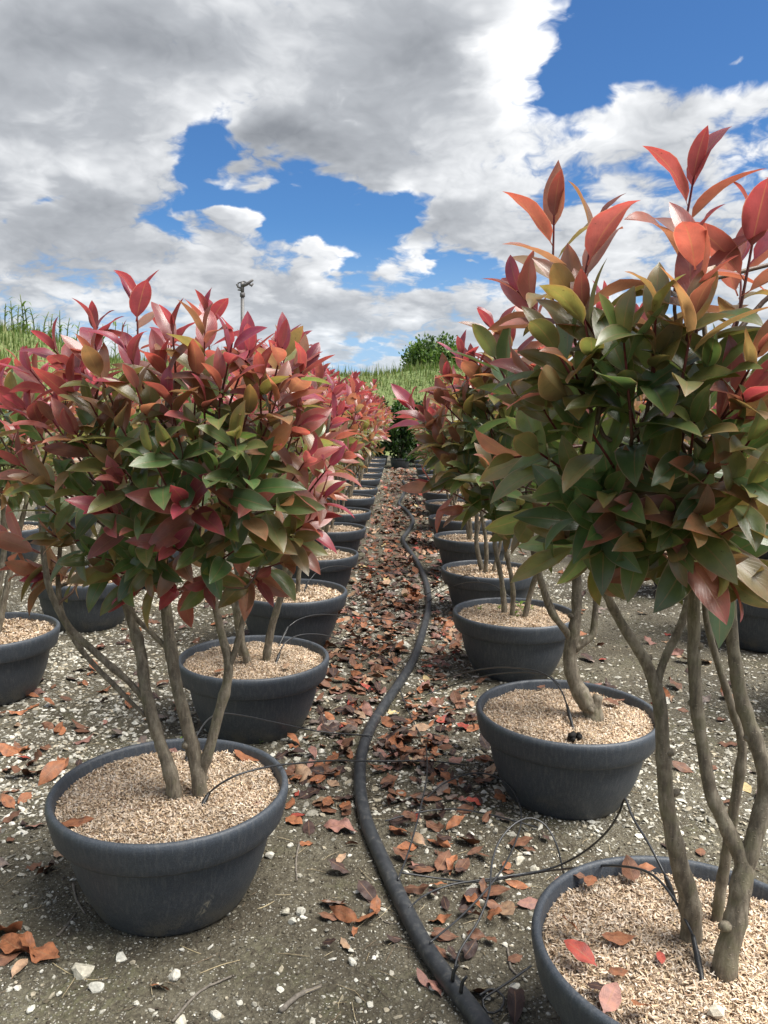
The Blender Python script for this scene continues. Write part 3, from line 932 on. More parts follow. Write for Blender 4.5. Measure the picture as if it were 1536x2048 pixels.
def traced_shoots(lst, c, Yc, cpx, rpx, depth, r, L):
    """whorls read off the photograph, put on the near side of the crown's ellipsoid"""
    out = []
    for it in lst:
        px, py, red = it[0], it[1], it[2]; ls = it[3] if len(it) > 3 else 1.0
        ex, ey = (px - cpx[0]) / rpx[0], (py - cpx[1]) / rpx[1]
        d = math.sqrt(max(0.0, 1 - min(1, ex * ex + ey * ey)))
        Y = Yc - depth * d * r.uniform(0.78, 1.0) + (it[4] if len(it) > 4 else 0)
        p = PT(px, py, Y) - np.array([c[0], c[1], 0])
        lo = min(1.0, max(0.0, ey + 0.30))
        ax = unit(np.array([ex * 0.62, -(0.42 + 0.75 * lo) * d, 0.86 - 0.70 * lo]) + r.normal(0, 0.10, 3))
        if len(it) > 5: ax = unit(np.array(it[5], float))
        out.append((p, ax, red, L * ls * r.uniform(0.93, 1.07), int(r.integers(6, 9))))
    return out


def px_stem(lst, c, Yc, rad):
    """stem traced in the photograph: (px, py, dY) with radius in pixels at that distance"""
    P = [PT(q[0], q[1], Yc + q[2]) - np.array([c[0], c[1], 0]) for q in lst]
    R_ = [k * 0.86 * Yc / F_PX for k in rad]
    if P[0][2] < 0.40:                                # roots run on below the mulch, flaring a little
        b0 = P[0].copy(); b0[2] = min(b0[2], SOIL_Z) - 0.05
        P = [b0] + P; R_ = [R_[0] * 1.12] + R_
    return (P, R_)


def back_fill(r, cen, rad, n_out, n_in):
    """shoots away from the camera and inside the crown"""
    out = []
    for s in crown_shoots(r, cen, rad, n_out * 2, n_in, 0):
        v = (s[0] - cen) / rad
        if np.linalg.norm(v) < 0.70 or v[1] > 0.1 or rng.uniform() < 0.12: out.append(s)
    return out


# --- L1: three-stemmed shrub in the scuffed pot
r = np.random.default_rng(11)
Yc = L1[1]
L1_sh = [(272, 588, 1.0, 1.05, 0, (0.05, -.1, 1)), (188, 655, .95, 1.0, 0, (0.0, -.1, 1)), (345, 650, .88), (410, 660, .62, 1.1), (108, 700, 1.0), (183, 715, .70), (465, 685, .95),
         (520, 750, .62, 1.1, 0, (.05, -.3, 1)), (565, 695, .88), (608, 735, .85), (48, 815, .9), (272, 775, .60), (325, 725, .68), (395, 735, .62), (410, 805, .82), (180, 805, .40), (105, 840, .72),
         (148, 862, .78), (10, 790, .85), (340, 795, .72), (500, 815, .50), (600, 850, .72), (615, 915, .80), (545, 895, .55), (215, 1020, .86, 1.15), (370, 1005, .84, 1.15),
         (495, 1015, .66, 1.1), (650, 990, .92), (625, 1040, .72), (345, 1095, .80, 1.05), (450, 1045, .45), (105, 1070, .45), (40, 930, .68), (80, 960, .40), (225, 925, .50), (340, 900, .25),
         (240, 965, .62), (20, 1075, .72), (135, 1080, .45), (270, 1060, .45), (565, 1125, .55), (590, 1075, .42), (435, 1150, .42), (345, 1175, .85, .95), (50, 1140, .70), (225, 1140, .40),
         (300, 900, .2), (430, 930, .15), (160, 980, .12), (500, 950, .18), (400, 1090, .12), (200, 870, .3), (470, 870, .3), (300, 1000, .15), (560, 1010, .4), (90, 1010, .2),
         (250, 690, .9), (500, 700, .85), (60, 740, .9), (140, 760, .75), (440, 760, .7), (560, 780, .62), (230, 830, .45), (660, 930, .8), (270, 1120, .15), (470, 1100, .2), (180, 1110, .2), (390, 870, .35), (255, 1185, .85, .95, 0, (-.4, -.8, -.1)), (415, 1170, .85, .9, 0, (.1, -.9, -.2)), (520, 1165, .75, .95, 0, (.5, -.7, -.15)), (300, 1150, .3, .9, 0, (0, -.8, -.4)), (90, 1150, .75, .9, 0, (-.5, -.7, -.1))]
cen = np.array([0.02, 0.0, 1.17]); rad = np.array([0.42, 0.40, 0.36])
sh = traced_shoots(L1_sh, L1, Yc, (345, 870), (365, 345), 0.34, r, 0.124) + back_fill(r, cen, rad, 15, 7)
st = [px_stem([(348, 1590, -.03), (340, 1545, -.03), (318, 1480, -.02), (293, 1395, -.02), (280, 1300, 0), (262, 1235, 0), (245, 1170, 0), (230, 1050, .02), (225, 900, .03)], L1, Yc, [17, 16, 14.5, 14, 13, 12, 11, 8, 4]),
      px_stem([(298, 1412, -.02), (262, 1368, -.02), (205, 1318, -.03), (150, 1268, -.04), (118, 1215, -.05), (95, 1150, -.06), (80, 1010, -.05)], L1, Yc, [7, 7.5, 8, 8, 8.5, 7, 4]),
      px_stem([(290, 1432, -.01), (230, 1372, 0), (165, 1302, .02), (128, 1235, .03), (118, 1160, .04), (130, 1000, .05)], L1, Yc, [5, 6, 6.5, 6.5, 6, 3.5]),
      px_stem([(398, 1562, -.01), (390, 1510, 0), (372, 1440, 0), (353, 1365, 0), (340, 1290, .01), (330, 1215, .02), (322, 1130, .03), (330, 960, .05), (335, 800, .05)], L1, Yc, [19, 17, 15, 14.5, 13.5, 13, 11, 8, 4]),
      px_stem([(336, 1300, .01), (305, 1268, .0), (272, 1235, -.02), (250, 1180, -.04), (215, 1080, -.1)], L1, Yc, [6, 6, 5.5, 5, 3.5]),
      px_stem([(402, 1550, .0), (418, 1500, .0), (436, 1430, .01), (452, 1365, .02), (452, 1320, .02), (436, 1255, .03), (424, 1190, .04), (420, 1090, .06), (425, 930, .08)], L1, Yc, [14, 13, 12.5, 12, 11, 10, 9, 7, 4]),
      px_stem([(453, 1350, .02), (470, 1300, .02), (484, 1250, .03), (505, 1180, .05), (530, 1080, .06), (545, 960, .05)], L1, Yc, [8, 7.5, 7, 6.5, 5, 3])]
make_shrub(L1, 'photinia with red-tipped leaves on three forking stems in the pale-scuffed bowl pot', r, st, sh, 'near')

# --- R1: tall shrub whose pot holds loose orange leaves
r = np.random.default_rng(12)
Yc = R1[1]
R1_sh = [(1388, 352, .86, 1.2, 0, (0.05, -.2, 1)), (1390, 480, .72, 1.0), (1512, 450, .80, 1.15, 0, (.1, -.1, 1)), (1185, 470, .70, 1.1, .05, (.1, -.1, 1)), (1108, 430, .72, 1.1, .05, (-.05, -.1, 1)), (1140, 592, .55, 1.05), (1035, 582, .72, 1.0, .1, (-.6, -.1, .6)),
         (1395, 562, .72), (1313, 612, .50), (1388, 628, .52), (1163, 612, .50), (1488, 800, .88, 1.15), (1143, 730, .45, 1.05), (1248, 685, .18, 1.05), (1253, 785, .20),
         (1108, 790, .48, 1.1, 0, (-.8, -.3, .15)), (1388, 845, .35, 1.05), (1318, 950, .50, 1.05), (1063, 895, .38), (1028, 915, .45, 1.0, 0, (-.7, -.3, -.1)), (1478, 845, .40), (1063, 1045, .38, 1.0, 0, (-.5, -.2, -.5)),
         (1190, 1140, .42, 1.05, 0, (-.1, -.4, -.55)), (1458, 1165, .60, .95, 0, (.2, -.3, -.3)), (1348, 1090, .30, .95, 0, (0, -.4, -.6)), (1118, 1070, .5), (1203, 1060, .20), (1393, 1030, .45), (1218, 985, .25, 1.05),
         (1493, 1145, .45), (1088, 820, .35), (1418, 725, .18), (1310, 720, .42), (1180, 860, .42), (1420, 940, .6), (1500, 980, .45), (1150, 960, .45),
         (1520, 700, .5), (1280, 1080, .42), (1400, 1120, .6), (1140, 1010, .15), (1500, 880, .3),
         (1100, 680, .4), (1060, 740, .45), (1270, 1010, .5), (1330, 1040, .2), (1480, 1050, .5)]
cen = np.array([0.0, 0.02, 1.28]); rad = np.array([0.40, 0.40, 0.40])
sh = traced_shoots(R1_sh, R1, Yc, (1440, 760), (440, 480), 0.26, r, 0.132) + back_fill(r, cen, rad, 11, 5)
# the half of the crown beyond the frame
for s in crown_shoots(r, cen, rad, 60, 0, 3):
    v = (s[0] - cen) / rad
    if v[0] > 0.32 and v[1] < 0.2 and r.uniform() < 0.7: sh.append(s)
st = [px_stem([(1383, 1862, .03), (1378, 1800, .03), (1358, 1725, .03), (1336, 1620, .03), (1326, 1520, .03), (1322, 1435, .03), (1305, 1360, .03), (1272, 1295, .02), (1238, 1240, .02), (1200, 1150, .0), (1180, 980, .0), (1180, 800, 0)], R1, Yc, [27, 25, 22, 19, 17, 17, 15, 13, 11, 9, 6, 3.5]),
      px_stem([(1314, 1372, .03), (1328, 1325, .03), (1352, 1275, .04), (1372, 1220, .05), (1382, 1150, .06), (1370, 1000, .08), (1330, 800, .08)], R1, Yc, [10, 10, 10, 9, 8, 6, 4]),
      px_stem([(1452, 1930, -.06), (1470, 1850, -.05), (1484, 1770, -.04), (1488, 1720, -.03), (1458, 1660, -.02), (1425, 1580, -.01), (1406, 1480, 0), (1395, 1370, 0), (1392, 1240, 0), (1398, 1110, 0), (1408, 960, 0), (1420, 740, 0), (1405, 560, 0)], R1, Yc, [27, 25, 24, 22, 17, 15.5, 15, 14.5, 14, 13, 10, 7, 4]),
      px_stem([(1490, 1740, -.03), (1508, 1680, -.03), (1530, 1600, -.02), (1532, 1540, -.02), (1508, 1470, -.01), (1482, 1390, 0), (1468, 1300, 0), (1462, 1220, 0), (1458, 1100, 0), (1470, 900, 0), (1490, 700, 0)], R1, Yc, [21, 20, 19, 19, 18, 16, 15, 14, 11, 8, 4]),
      px_stem([(1432, 1852, .10), (1444, 1760, .10), (1462, 1650, .10), (1480, 1540, .10), (1482, 1480, .10), (1455, 1390, .10), (1432, 1310, .10), (1412, 1230, .1), (1405, 1120, .1), (1390, 900, .1)], R1, Yc, [15, 14, 13, 13, 11, 9, 9, 8, 7, 4])]
make_shrub(R1, 'tall photinia on smooth grey-brown stems rising from the pot strewn with orange leaves', r, st, sh, 'near')

# --- rows
rowA = [L1] + [np.array([-0.572, y, 0]) for y in (3.135, 4.25, 5.42, 6.58, 7.74, 8.9, 10.05, 11.2, 12.4, 13.5, 14.7, 15.8)]
rowB = [R1] + [np.array([0.568, y, 0]) for y in (2.602, 3.86, 5.02, 6.2, 7.4, 8.55, 9.7, 10.9, 12.05, 13.2, 14.4, 15.5)]
rowC = [np.array([-1.80, y, 0]) for y in (3.42, 4.55, 5.7, 6.85, 8.0, 9.2, 10.4, 11.5, 12.7)]
rowD = [np.array([2.02, y, 0]) for y in (3.3, 4.45, 5.6, 6.8, 8.0, 9.2, 10.4, 11.5, 12.7)]
rowE = [np.array([-3.15, y, 0]) for y in (5.2, 6.4, 7.6, 8.8, 10.0, 11.2)]
rowF = [np.array([3.35, y, 0]) for y in (6.0, 7.2, 8.4, 9.6, 10.8)]
ORD = ['first', 'second', 'third', 'fourth', 'fifth', 'sixth', 'seventh', 'eighth', 'ninth', 'tenth', 'eleventh', 'twelfth', 'thirteenth']
make_pot(L1, 'charcoal bowl pot with pale scuff on its wall, holding three-stemmed photinia', True, True)
make_pot(R1, 'charcoal bowl pot strewn with orange leaves and two drip stakes', True)

# --- R2 with bent trunk
R2 = rowB[1]; r = np.random.default_rng(13); Yc = R2[1]
R2_sh = [(923, 705, .95, 1.0, 0, (-.25, -.1, 1)), (985, 712, .75), (820, 808, .90, 1.05, 0, (-.55, -.2, .7)), (858, 965, .75, 1.05, 0, (-.6, -.4, .3)), (948, 725, .72), (850, 832, .72), (918, 885, .35), (958, 875, .30), (883, 885, .62),
         (968, 815, .4), (968, 1000, .35, 1.1, 0, (-.7, -.3, -.1)), (925, 1015, .5, 1.1, 0, (-.7, -.3, -.05)), (900, 760, .68), (880, 800, .70), (1000, 760, .5), (930, 810, .55), (940, 940, .25), (1000, 900, .2), (900, 930, .5), (1020, 680, .7), (1070, 640, .7),
         (990, 960, .2), (1040, 1010, .2), (1020, 1060, .35, 1, 0, (-.3, -.3, -.5)), (985, 650, .8), (870, 850, .5), (960, 760, .45), (1010, 830, .2)]
cen = np.array([-0.04, 0.0, 1.18]); rad = np.array([0.46, 0.42, 0.40])
sh = traced_shoots(R2_sh, R2, Yc, (1120, 860), (300, 270), 0.30, r, 0.130) + back_fill(r, cen, rad, 30, 18)
for s in crown_shoots(r, cen, rad, 60, 0, 4):
    v = (s[0] - cen) / rad
    if v[0] > -0.1 and v[1] < 0.2: sh.append(s)
st = [px_stem([(1185, 1420, -.02), (1168, 1398, -.02), (1146, 1352, -.01), (1140, 1310, 0), (1145, 1280, 0), (1152, 1240, 0), (1155, 1160, .02), (1150, 1000, .02), (1140, 830, .02)], R2, Yc, [22, 20, 17, 16, 16, 13, 11, 8, 4]),
      px_stem([(1146, 1292, 0), (1135, 1268, -.01), (1118, 1245, -.03), (1098, 1215, -.05), (1070, 1120, -.1), (1030, 960, -.1)], R2, Yc, [9, 8.5, 8, 7.5, 6, 3.5]),
      px_stem([(1148, 1300, 0), (1168, 1284, 0), (1184, 1268, .01), (1190, 1225, .02), (1196, 1100, .04), (1230, 900, .05)], R2, Yc, [9, 8.5, 8.5, 7, 6, 3.5]),
      px_stem([(1182, 1428, -.03), (1192, 1408, -.03), (1196, 1392, -.03)], R2, Yc, [13, 13, 12]),
      px_stem([(1120, 1250, -.03), (1090, 1180, -.05), (1075, 1120, -.06), (1050, 1000, -.05)], R2, Yc, [5, 4.5, 4.5, 3])]
make_shrub(R2, 'photinia on one thick trunk bent at its base beside the black clod', r, st, sh, 'near')
make_pot(R2, 'charcoal bowl pot with a black clod on its mulch under a bent trunk', True)

NAMES = {'A': 'pole-side row along the hose', 'B': 'row opposite the pole-side row along the hose'}
FAR_LIB = {}


def lib_shrub(i):
    """four whole shrubs shared by the far pots"""
    if i in FAR_LIB: return FAR_LIB[i]
    r = np.random.default_rng(40 + i)
    cen = np.array([0, 0, 1.13]); rad = np.array([0.43, 0.43, 0.37])
    st = generic_stems(r, 3 + i % 2, cen, rad)
    sh = crown_shoots(r, cen, rad, 48, 14, 5)
    sh = [(p, ax, red + 0.10, L, n_) for p, ax, red, L, n_ in sh]
    sm, skel = [], []
    for c_, q in st:
        s, P = stem_mesh(c_, q, False, 7); sm.append(s.build('stem', M_BARK)); skel += [p_ for p_ in P if p_[2] > 0.55]
    s = Soup()
    for P, R, cc in grow_twigs(sh, skel, r):
        P, R, cc = P[::2], R[::2], cc[::2]
        V, F = tube(P, R, 4, 0, False); s.add(V, F, np.repeat(cc, 4, 0))
    tw = s.build('twigs', M_TWIG)
    recs = []
    for p, ax, red, L, n_ in sh: recs += whorl(p, ax, n_, L, red, r)
    FAR_LIB[i] = (sm, tw, leaves_mesh('foliage', recs, T_LO))
    return FAR_LIB[i]


def far_shrub(c, label, i, rz, s):
    e = empty('photinia_shrub', (c[0], c[1], 0)); tag(e, label, 'shrub', 'photinia shrubs in the bowl pots')
    e.rotation_euler.z = rz; e.scale = (s[0], s[0], s[1])
    sm, tw, fo = lib_shrub(i)
    for q in sm: link('stem', q, e)
    o = link('twigs', tw, e); o['kind'] = 'stuff'
    o = link('foliage', fo, e); o['kind'] = 'stuff'
    return e


def near_generic(c, label, seed, hgt=1.13, nst=3, redder=0.0):
    r = np.random.default_rng(seed)
    cen = np.array([r.normal(0, 0.02), 0, hgt]); rad = np.array([0.43, 0.42, 0.37])
    sh = [(p, ax, red + redder, L, n_) for p, ax, red, L, n_ in crown_shoots(r, cen, rad, 56, 14, 5)]
    return make_shrub(c, label, r, generic_stems(r, nst, cen, rad), sh, 'near')


for k, c in enumerate(rowA):
    if k == 0: continue
    pl = f'charcoal bowl pot, {ORD[k]} from the scuffed pot in the same row, beside the hose'
    sl = f'red-leaved photinia, {ORD[k]} along the hose-side row counting the scuffed pot as first'
    if k == 1:
        pl = 'charcoal bowl pot directly behind the scuffed pot, with two thin drip tubes'
        sl = 'photinia in the bowl pot directly behind the scuffed pot'
    else:
        pl = f'charcoal bowl pot, {ORD[k]} in the row that starts with the scuffed pot'
        sl = f'red-leaved photinia, {ORD[k]} in the row that starts with the scuffed pot'
    make_pot(c, pl, k < 2)
    if k <= 4: near_generic(c, sl, 60 + k, 1.13, 3, 0.10 + 0.03 * k)
    else: far_shrub(c, sl, k % 4, rng.uniform(0, 6.28), (rng.uniform(0.92, 1.02), rng.uniform(0.90, 1.04)))
for k, c in enumerate(rowB):
    if k < 2: continue
    if k == 2:
        pl = 'charcoal bowl pot with tiny green seedlings on its mulch'
        sl = 'photinia in the bowl pot where tiny green seedlings sprout'
    else:
        pl = f'charcoal bowl pot, {ORD[k]} in the row that starts with the leaf-strewn pot'
        sl = f'coppery photinia, {ORD[k]} in the row that starts with the leaf-strewn pot'
    make_pot(c, pl, k < 3)
    if k <= 4: near_generic(c, sl, 80 + k, 1.13, 3, 0.0)
    else: far_shrub(c, sl, (k + 1) % 4, rng.uniform(0, 6.28), (rng.uniform(0.88, 0.97), rng.uniform(0.80, 0.92)))
for nm, row, ref in (('C', rowC, 'in the row between the scuffed pot\'s row and the bank'), ('D', rowD, 'in the next row out beyond the leaf-strewn pot\'s row'),
                     ('E', rowE, 'in the outermost row below the grassy bank'), ('F', rowF, 'in the outermost row on the side away from the pole')):
    for k, c in enumerate(row):
        make_pot(c, f'charcoal bowl pot, {ORD[k]} {ref}', False)
        sl = f'photinia shrub, {ORD[k]} {ref}'
        if nm == 'C' and k < 2: near_generic(c, sl, 100 + k, 1.10, 3, 0.1)
        else: far_shrub(c, sl, (k * 3 + len(nm) + ord(nm)) % 4, rng.uniform(0, 6.28), (rng.uniform(0.9, 1.0), rng.uniform(0.86, 1.0)))

# leaves that show become parts of their own, the hidden rest is one mass
qv, qf, own = [], [], []
for si, (e, recs, off) in enumerate(near_leaf_pool):
    for li, (p, xa, ya, za, L, v, c) in enumerate(recs):
        b = p + off; w = 0.17 * L
        n0 = len(qv)
        qv += [b + ya * 0.15 * L - xa * w, b + ya * 0.15 * L + xa * w, b + ya * 0.92 * L + xa * w * 0.7, b + ya * 0.92 * L - xa * w * 0.7]
        qf.append((n0, n0 + 1, n0 + 2, n0 + 3)); own.append((si, li))
bvh = BVHTree.FromPolygons([Vector(q) for q in qv], qf)
score = {}
qa = np.array(qv).reshape(-1, 4, 3)
pp, dd = project(qa.reshape(-1, 3)); pp = pp.reshape(-1, 4, 2)
area = 0.5 * np.abs((pp[:, 2, 0] - pp[:, 0, 0]) * (pp[:, 3, 1] - pp[:, 1, 1]) - (pp[:, 3, 0] - pp[:, 1, 0]) * (pp[:, 2, 1] - pp[:, 0, 1]))
camv = Vector(CAM)
for k in range(len(qf)):
    cx, cy_ = pp[k].mean(0)
    if not (-40 < cx < IW + 40 and -40 < cy_ < IH + 40) or area[k] < 60: continue
    vis = 0
    for wts in ((.25, .25, .25, .25), (.4, .4, .1, .1), (.1, .1, .4, .4), (.45, .05, .05, .45), (.05, .45, .45, .05)):
        pt = Vector(np.array(wts) @ qa[k]); d = pt - camv
        hit = bvh.ray_cast(camv, d.normalized(), d.length + 0.01)
        if hit[0] is None or hit[2] == k: vis += 1
    if vis: score[own[k]] = area[k] * vis
for si, (e, recs, off) in enumerate(near_leaf_pool):
    ids = sorted((li for s_, li in score if s_ == si), key=lambda li: -score[(si, li)])[:300]
    ids = set(ids)
    rest = [q for li, q in enumerate(recs) if li not in ids]
    for li in ids:
        p, xa, ya, za, L, v, c = recs[li]
        o = bpy.data.objects.new('leaf', LEAF_ME[v]); COL.objects.link(o); o.parent = e
        o.matrix_basis = Matrix(((xa[0] * L, ya[0] * L, za[0] * L, p[0]), (xa[1] * L, ya[1] * L, za[1] * L, p[1]), (xa[2] * L, ya[2] * L, za[2] * L, p[2]), (0, 0, 0, 1)))
        o.color = (*[float(q) for q in c], 1.0)
    if rest:
        o = link('foliage', leaves_mesh('foliage', rest, T_HI), e); o['kind'] = 'stuff'

# ------------------------------------------------------------------ hose and thin drip tubes
HR = 0.021
hp = [(1010, 2110), (960, 2035), (905, 1965), (855, 1890), (808, 1805), (765, 1715), (733, 1640), (720, 1570), (723, 1510), (742, 1455), (772, 1405), (805, 1358), (828, 1315), (846, 1262), (857, 1210),
      (853, 1165), (835, 1125), (815, 1098), (806, 1078), (818, 1058), (826, 1040), (812, 1022), (798, 1008), (806, 990), (812, 975), (806, 962)]
P = [PG(x, y, HR) for x, y in hp]
P = [np.array([q[0], q[1], float(gh(q[0], q[1])) + HR * 0.85]) for q in P]
P, R = spline(P, [HR] * len(P), 0.03)
HOSE_P = P.copy()
V, F = tube(P, R, 14, 0.0)
hose = link('irrigation_hose', mesh('irrigation_hose', V, F, M_HOSE))
tag(hose, 'thick black irrigation hose snaking along the aisle between the pot rows', 'hose')
# joints clipped on the hose
for i in (6, 24, 70):
    pass


def thin_tube(pts, label, r=0.0026, dripper=None, group='thin drip tubes'):
    P = [PG(x, y, z) for x, y, z in pts]
    P = [np.array([q[0], q[1], max(q[2], float(gh(q[0], q[1])) + r)]) for q in P]
    P2, R2_ = spline(P, [r] * len(P), 0.015)
    o = None
    if dripper:
        e = empty('drip_tube', P2[-1]); tag(e, label, 'drip tube', group)
        c = np.array(P2[-1])
        V, F = tube(P2 - c, R2_, 7); link('tube', mesh('tube', V, F, M_TUBE), e)
        a = PG(*dripper[0]); b = PG(*dripper[1])
        a = a - np.array([0, 0, 0.02])
        Pd, Rd = spline([a, a * 0.6 + b * 0.4, a * 0.35 + b * 0.65, b], [0.0030, 0.0052, 0.0064, 0.0042], 0.006)
        V, F = tube(Pd - c, Rd, 9, 0.03); link('stake', mesh('stake', V, F, M_DRIP), e)
        return e
    V, F = tube(P2, R2_, 7)
    o = link('drip_tube', mesh('drip_tube', V, F, M_TUBE)); tag(o, label, 'drip tube', group)
    return o


SZ = SOIL_Z + 0.004
thin_tube([(418, 1586, .295), (440, 1568, .325), (480, 1548, .345), (540, 1533, .335), (600, 1526, .28), (670, 1521, .17), (720, 1522, .075), (790, 1522, .05), (860, 1522, .02), (930, 1530, .004)],
          'thin black drip tube staked in the scuffed pot and crossing the hose', 0.0027, ((388, 1624, SZ), (418, 1586, .295)))
thin_tube([(377, 1500, .30), (392, 1474, .325), (415, 1440, .33), (446, 1427, .30), (500, 1434, .22), (560, 1447, .14), (640, 1463, .06), (745, 1472, .045)],
          'thin drip tube from the back of the scuffed pot past the next pot', 0.0026, ((368, 1532, SZ), (377, 1500, .30)))
thin_tube([(559, 1306, .29), (568, 1288, .32), (590, 1273, .335), (622, 1268, .325), (660, 1273, .27), (720, 1292, .16), (775, 1320, .05), (815, 1345, .01)],
          'thin drip tube arching from the pot directly behind the scuffed pot', 0.0026, ((550, 1323, SZ), (559, 1306, .29)))
thin_tube([(576, 1254, .31), (600, 1238, .33), (640, 1229, .30), (700, 1232, .2), (770, 1238, .08), (840, 1250, .04)], 'thin drip tube arching high past the pot behind the scuffed pot', 0.0026, ((557, 1284, SZ), (576, 1254, .31)))
thin_tube([(616, 1164, .30), (640, 1140, .34), (680, 1132, .28), (740, 1140, .12), (800, 1150, .03)], 'thin drip tube in the third pot of the scuffed pot\'s row', 0.0026, ((603, 1190, SZ), (616, 1164, .30)))
thin_tube([(1134, 1410, .31), (1124, 1384, .335), (1106, 1360, .35), (1082, 1345, .35), (1045, 1337, .33), (990, 1335, .24), (930, 1345, .13), (870, 1362, .03)],
          'thin drip tube staked beside the black clod', 0.0027, ((1150, 1457, SZ), (1134, 1410, .31)))
thin_tube([(1120, 1370, .34), (1095, 1352, .34), (1050, 1345, .29), (980, 1350, .17), (900, 1372, .05), (850, 1390, .01)], 'second thin tube running from the pot with the black clod')
thin_tube([(960, 1165, .30), (940, 1150, .34), (905, 1160, .22), (880, 1175, .12), (850, 1190, .04)], 'thin tube over the rim of the fourth pot past the leaf-strewn pot')
thin_tube([(1020, 1195, .31), (985, 1170, .36), (935, 1165, .30), (890, 1180, .18), (855, 1205, .05)], 'thin tube over the rim of the pot with seedlings')
thin_tube([(1386, 1872, .30), (1366, 1830, .325), (1338, 1784, .345), (1308, 1752, .35), (1270, 1736, .34), (1210, 1731, .29), (1150, 1736, .17), (1095, 1742, .07), (1035, 1752, .02), (975, 1760, .006), (900, 1768, .004)],
          'thin drip tube with long stake in the leaf-strewn pot', 0.0027, ((1415, 1985, SZ), (1386, 1872, .30)))
thin_tube([(1331, 1752, .31), (1300, 1692, .345), (1266, 1636, .36), (1250, 1597, .375), (1241, 1620, .34), (1215, 1662, .24), (1170, 1702, .13), (1115, 1732, .05), (1050, 1748, .02), (960, 1764, .006), (880, 1757, .004), (800, 1745, .03)],
          'thin drip tube kinked to a sharp peak behind the leaf-strewn pot', 0.0027, ((1356, 1798, SZ), (1331, 1752, .31)))
thin_tube([(905, 1962, .035), (918, 1905, .05), (955, 1845, .07), (978, 1785, .09), (984, 1725, .10), (1000, 1680, .12), (1030, 1647, .14), (1062, 1636, .14), (1092, 1652, .12), (1114, 1692, .08), (1127, 1748, .01)],
          'thin black tube looping up in an arch over the gravel')
thin_tube([(770, 1642, .02), (830, 1626, .02), (900, 1618, .02), (965, 1626, .02), (1040, 1645, .03), (1075, 1655, .01)], 'thin tube lying almost straight across the leaf litter')
thin_tube([(850, 1600, .01), (880, 1572, .03), (920, 1552, .06), (960, 1546, .08), (1000, 1557, .08), (1028, 1585, .06), (1042, 1625, .04), (1036, 1670, .03), (1000, 1745, .03), (930, 1825, .02), (860, 1885, .035)],
          'thin grey tube making a wide loop over the gravel')
thin_tube([(852, 1480, .01), (854, 1545, .05), (840, 1620, .06), (818, 1700, .04), (796, 1760, .035)], 'thin tube running lengthwise beside the hose')
thin_tube([(818, 1816, .03), (850, 1790, .02), (905, 1769, .015), (990, 1756, .02), (1080, 1742, .02)], 'thin tube leaving the hose in a shallow curve')
thin_tube([(1062, 1932, .02), (1020, 1962, .02), (985, 1985, .02), (965, 2000, .02), (975, 2025, .01), (1000, 2020, .01), (1008, 1995, .015), (985, 1978, .02), (960, 1990, .03)], 'thin tube curled into a small ring by the leaf-strewn pot')
thin_tube([(780, 1300, .02), (800, 1380, .03), (830, 1450, .02), (860, 1500, .01)], 'thin tube trailing off the hose bend')
for (x0, y0) in ((905, 1962), (922, 1985)):
    a = PG(x0, y0, 0.035)
    P2, R2_ = spline([a, a + np.array([.003, .004, .02]), a + np.array([.012, .006, .034])], [0.0045, 0.004, 0.003], 0.006)
    V, F = tube(P2, R2_, 8)
    o = link('hose_connector', mesh('hose_connector', V, F, M_DRIP)); tag(o, 'small black barbed connector pushed into the hose', 'connector', 'hose connectors')

# ------------------------------------------------------------------ stones, gravel, sticks
ICO = None
def ico():
    t = (1 + 5 ** 0.5) / 2
    V = np.array([(-1, t, 0), (1, t, 0), (-1, -t, 0), (1, -t, 0), (0, -1, t), (0, 1, t), (0, -1, -t), (0, 1, -t), (t, 0, -1), (t, 0, 1), (-t, 0, -1), (-t, 0, 1)], float)
    V /= np.linalg.norm(V[0])
    F = np.array([(0, 11, 5), (0, 5, 1), (0, 1, 7), (0, 7, 10), (0, 10, 11), (1, 5, 9), (5, 11, 4), (11, 10, 2), (10, 7, 6), (7, 1, 8), (3, 9, 4), (3, 4, 2), (3, 2, 6), (3, 6, 8), (3, 8, 9), (4, 9, 5), (2, 4, 11), (6, 2, 10), (8, 6, 7), (9, 8, 1)])
    return V, F


IV, IF = ico()
OV = np.array([(1, 0, 0), (0, 1, 0), (-1, 0, 0), (0, -1, 0), (0, 0, 1), (0, 0, -1)], float)
OF = np.array([(0, 1, 4), (1, 2, 4), (2, 3, 4), (3, 0, 4), (1, 0, 5), (2, 1, 5), (3, 2, 5), (0, 3, 5)])
STONE_C = np.array([(0.46, 0.44, 0.37), (0.58, 0.56, 0.48), (0.36, 0.34, 0.28), (0.68, 0.66, 0.58), (0.26, 0.25, 0.21), (0.44, 0.39, 0.29)])


def pot_clear(x, y, rad=0.17):
    ok = np.ones(len(x), bool)
    for row in (rowA, rowB, rowC, rowD):
        for c in row: ok &= np.hypot(x - c[0], y - c[1]) > rad
    return ok


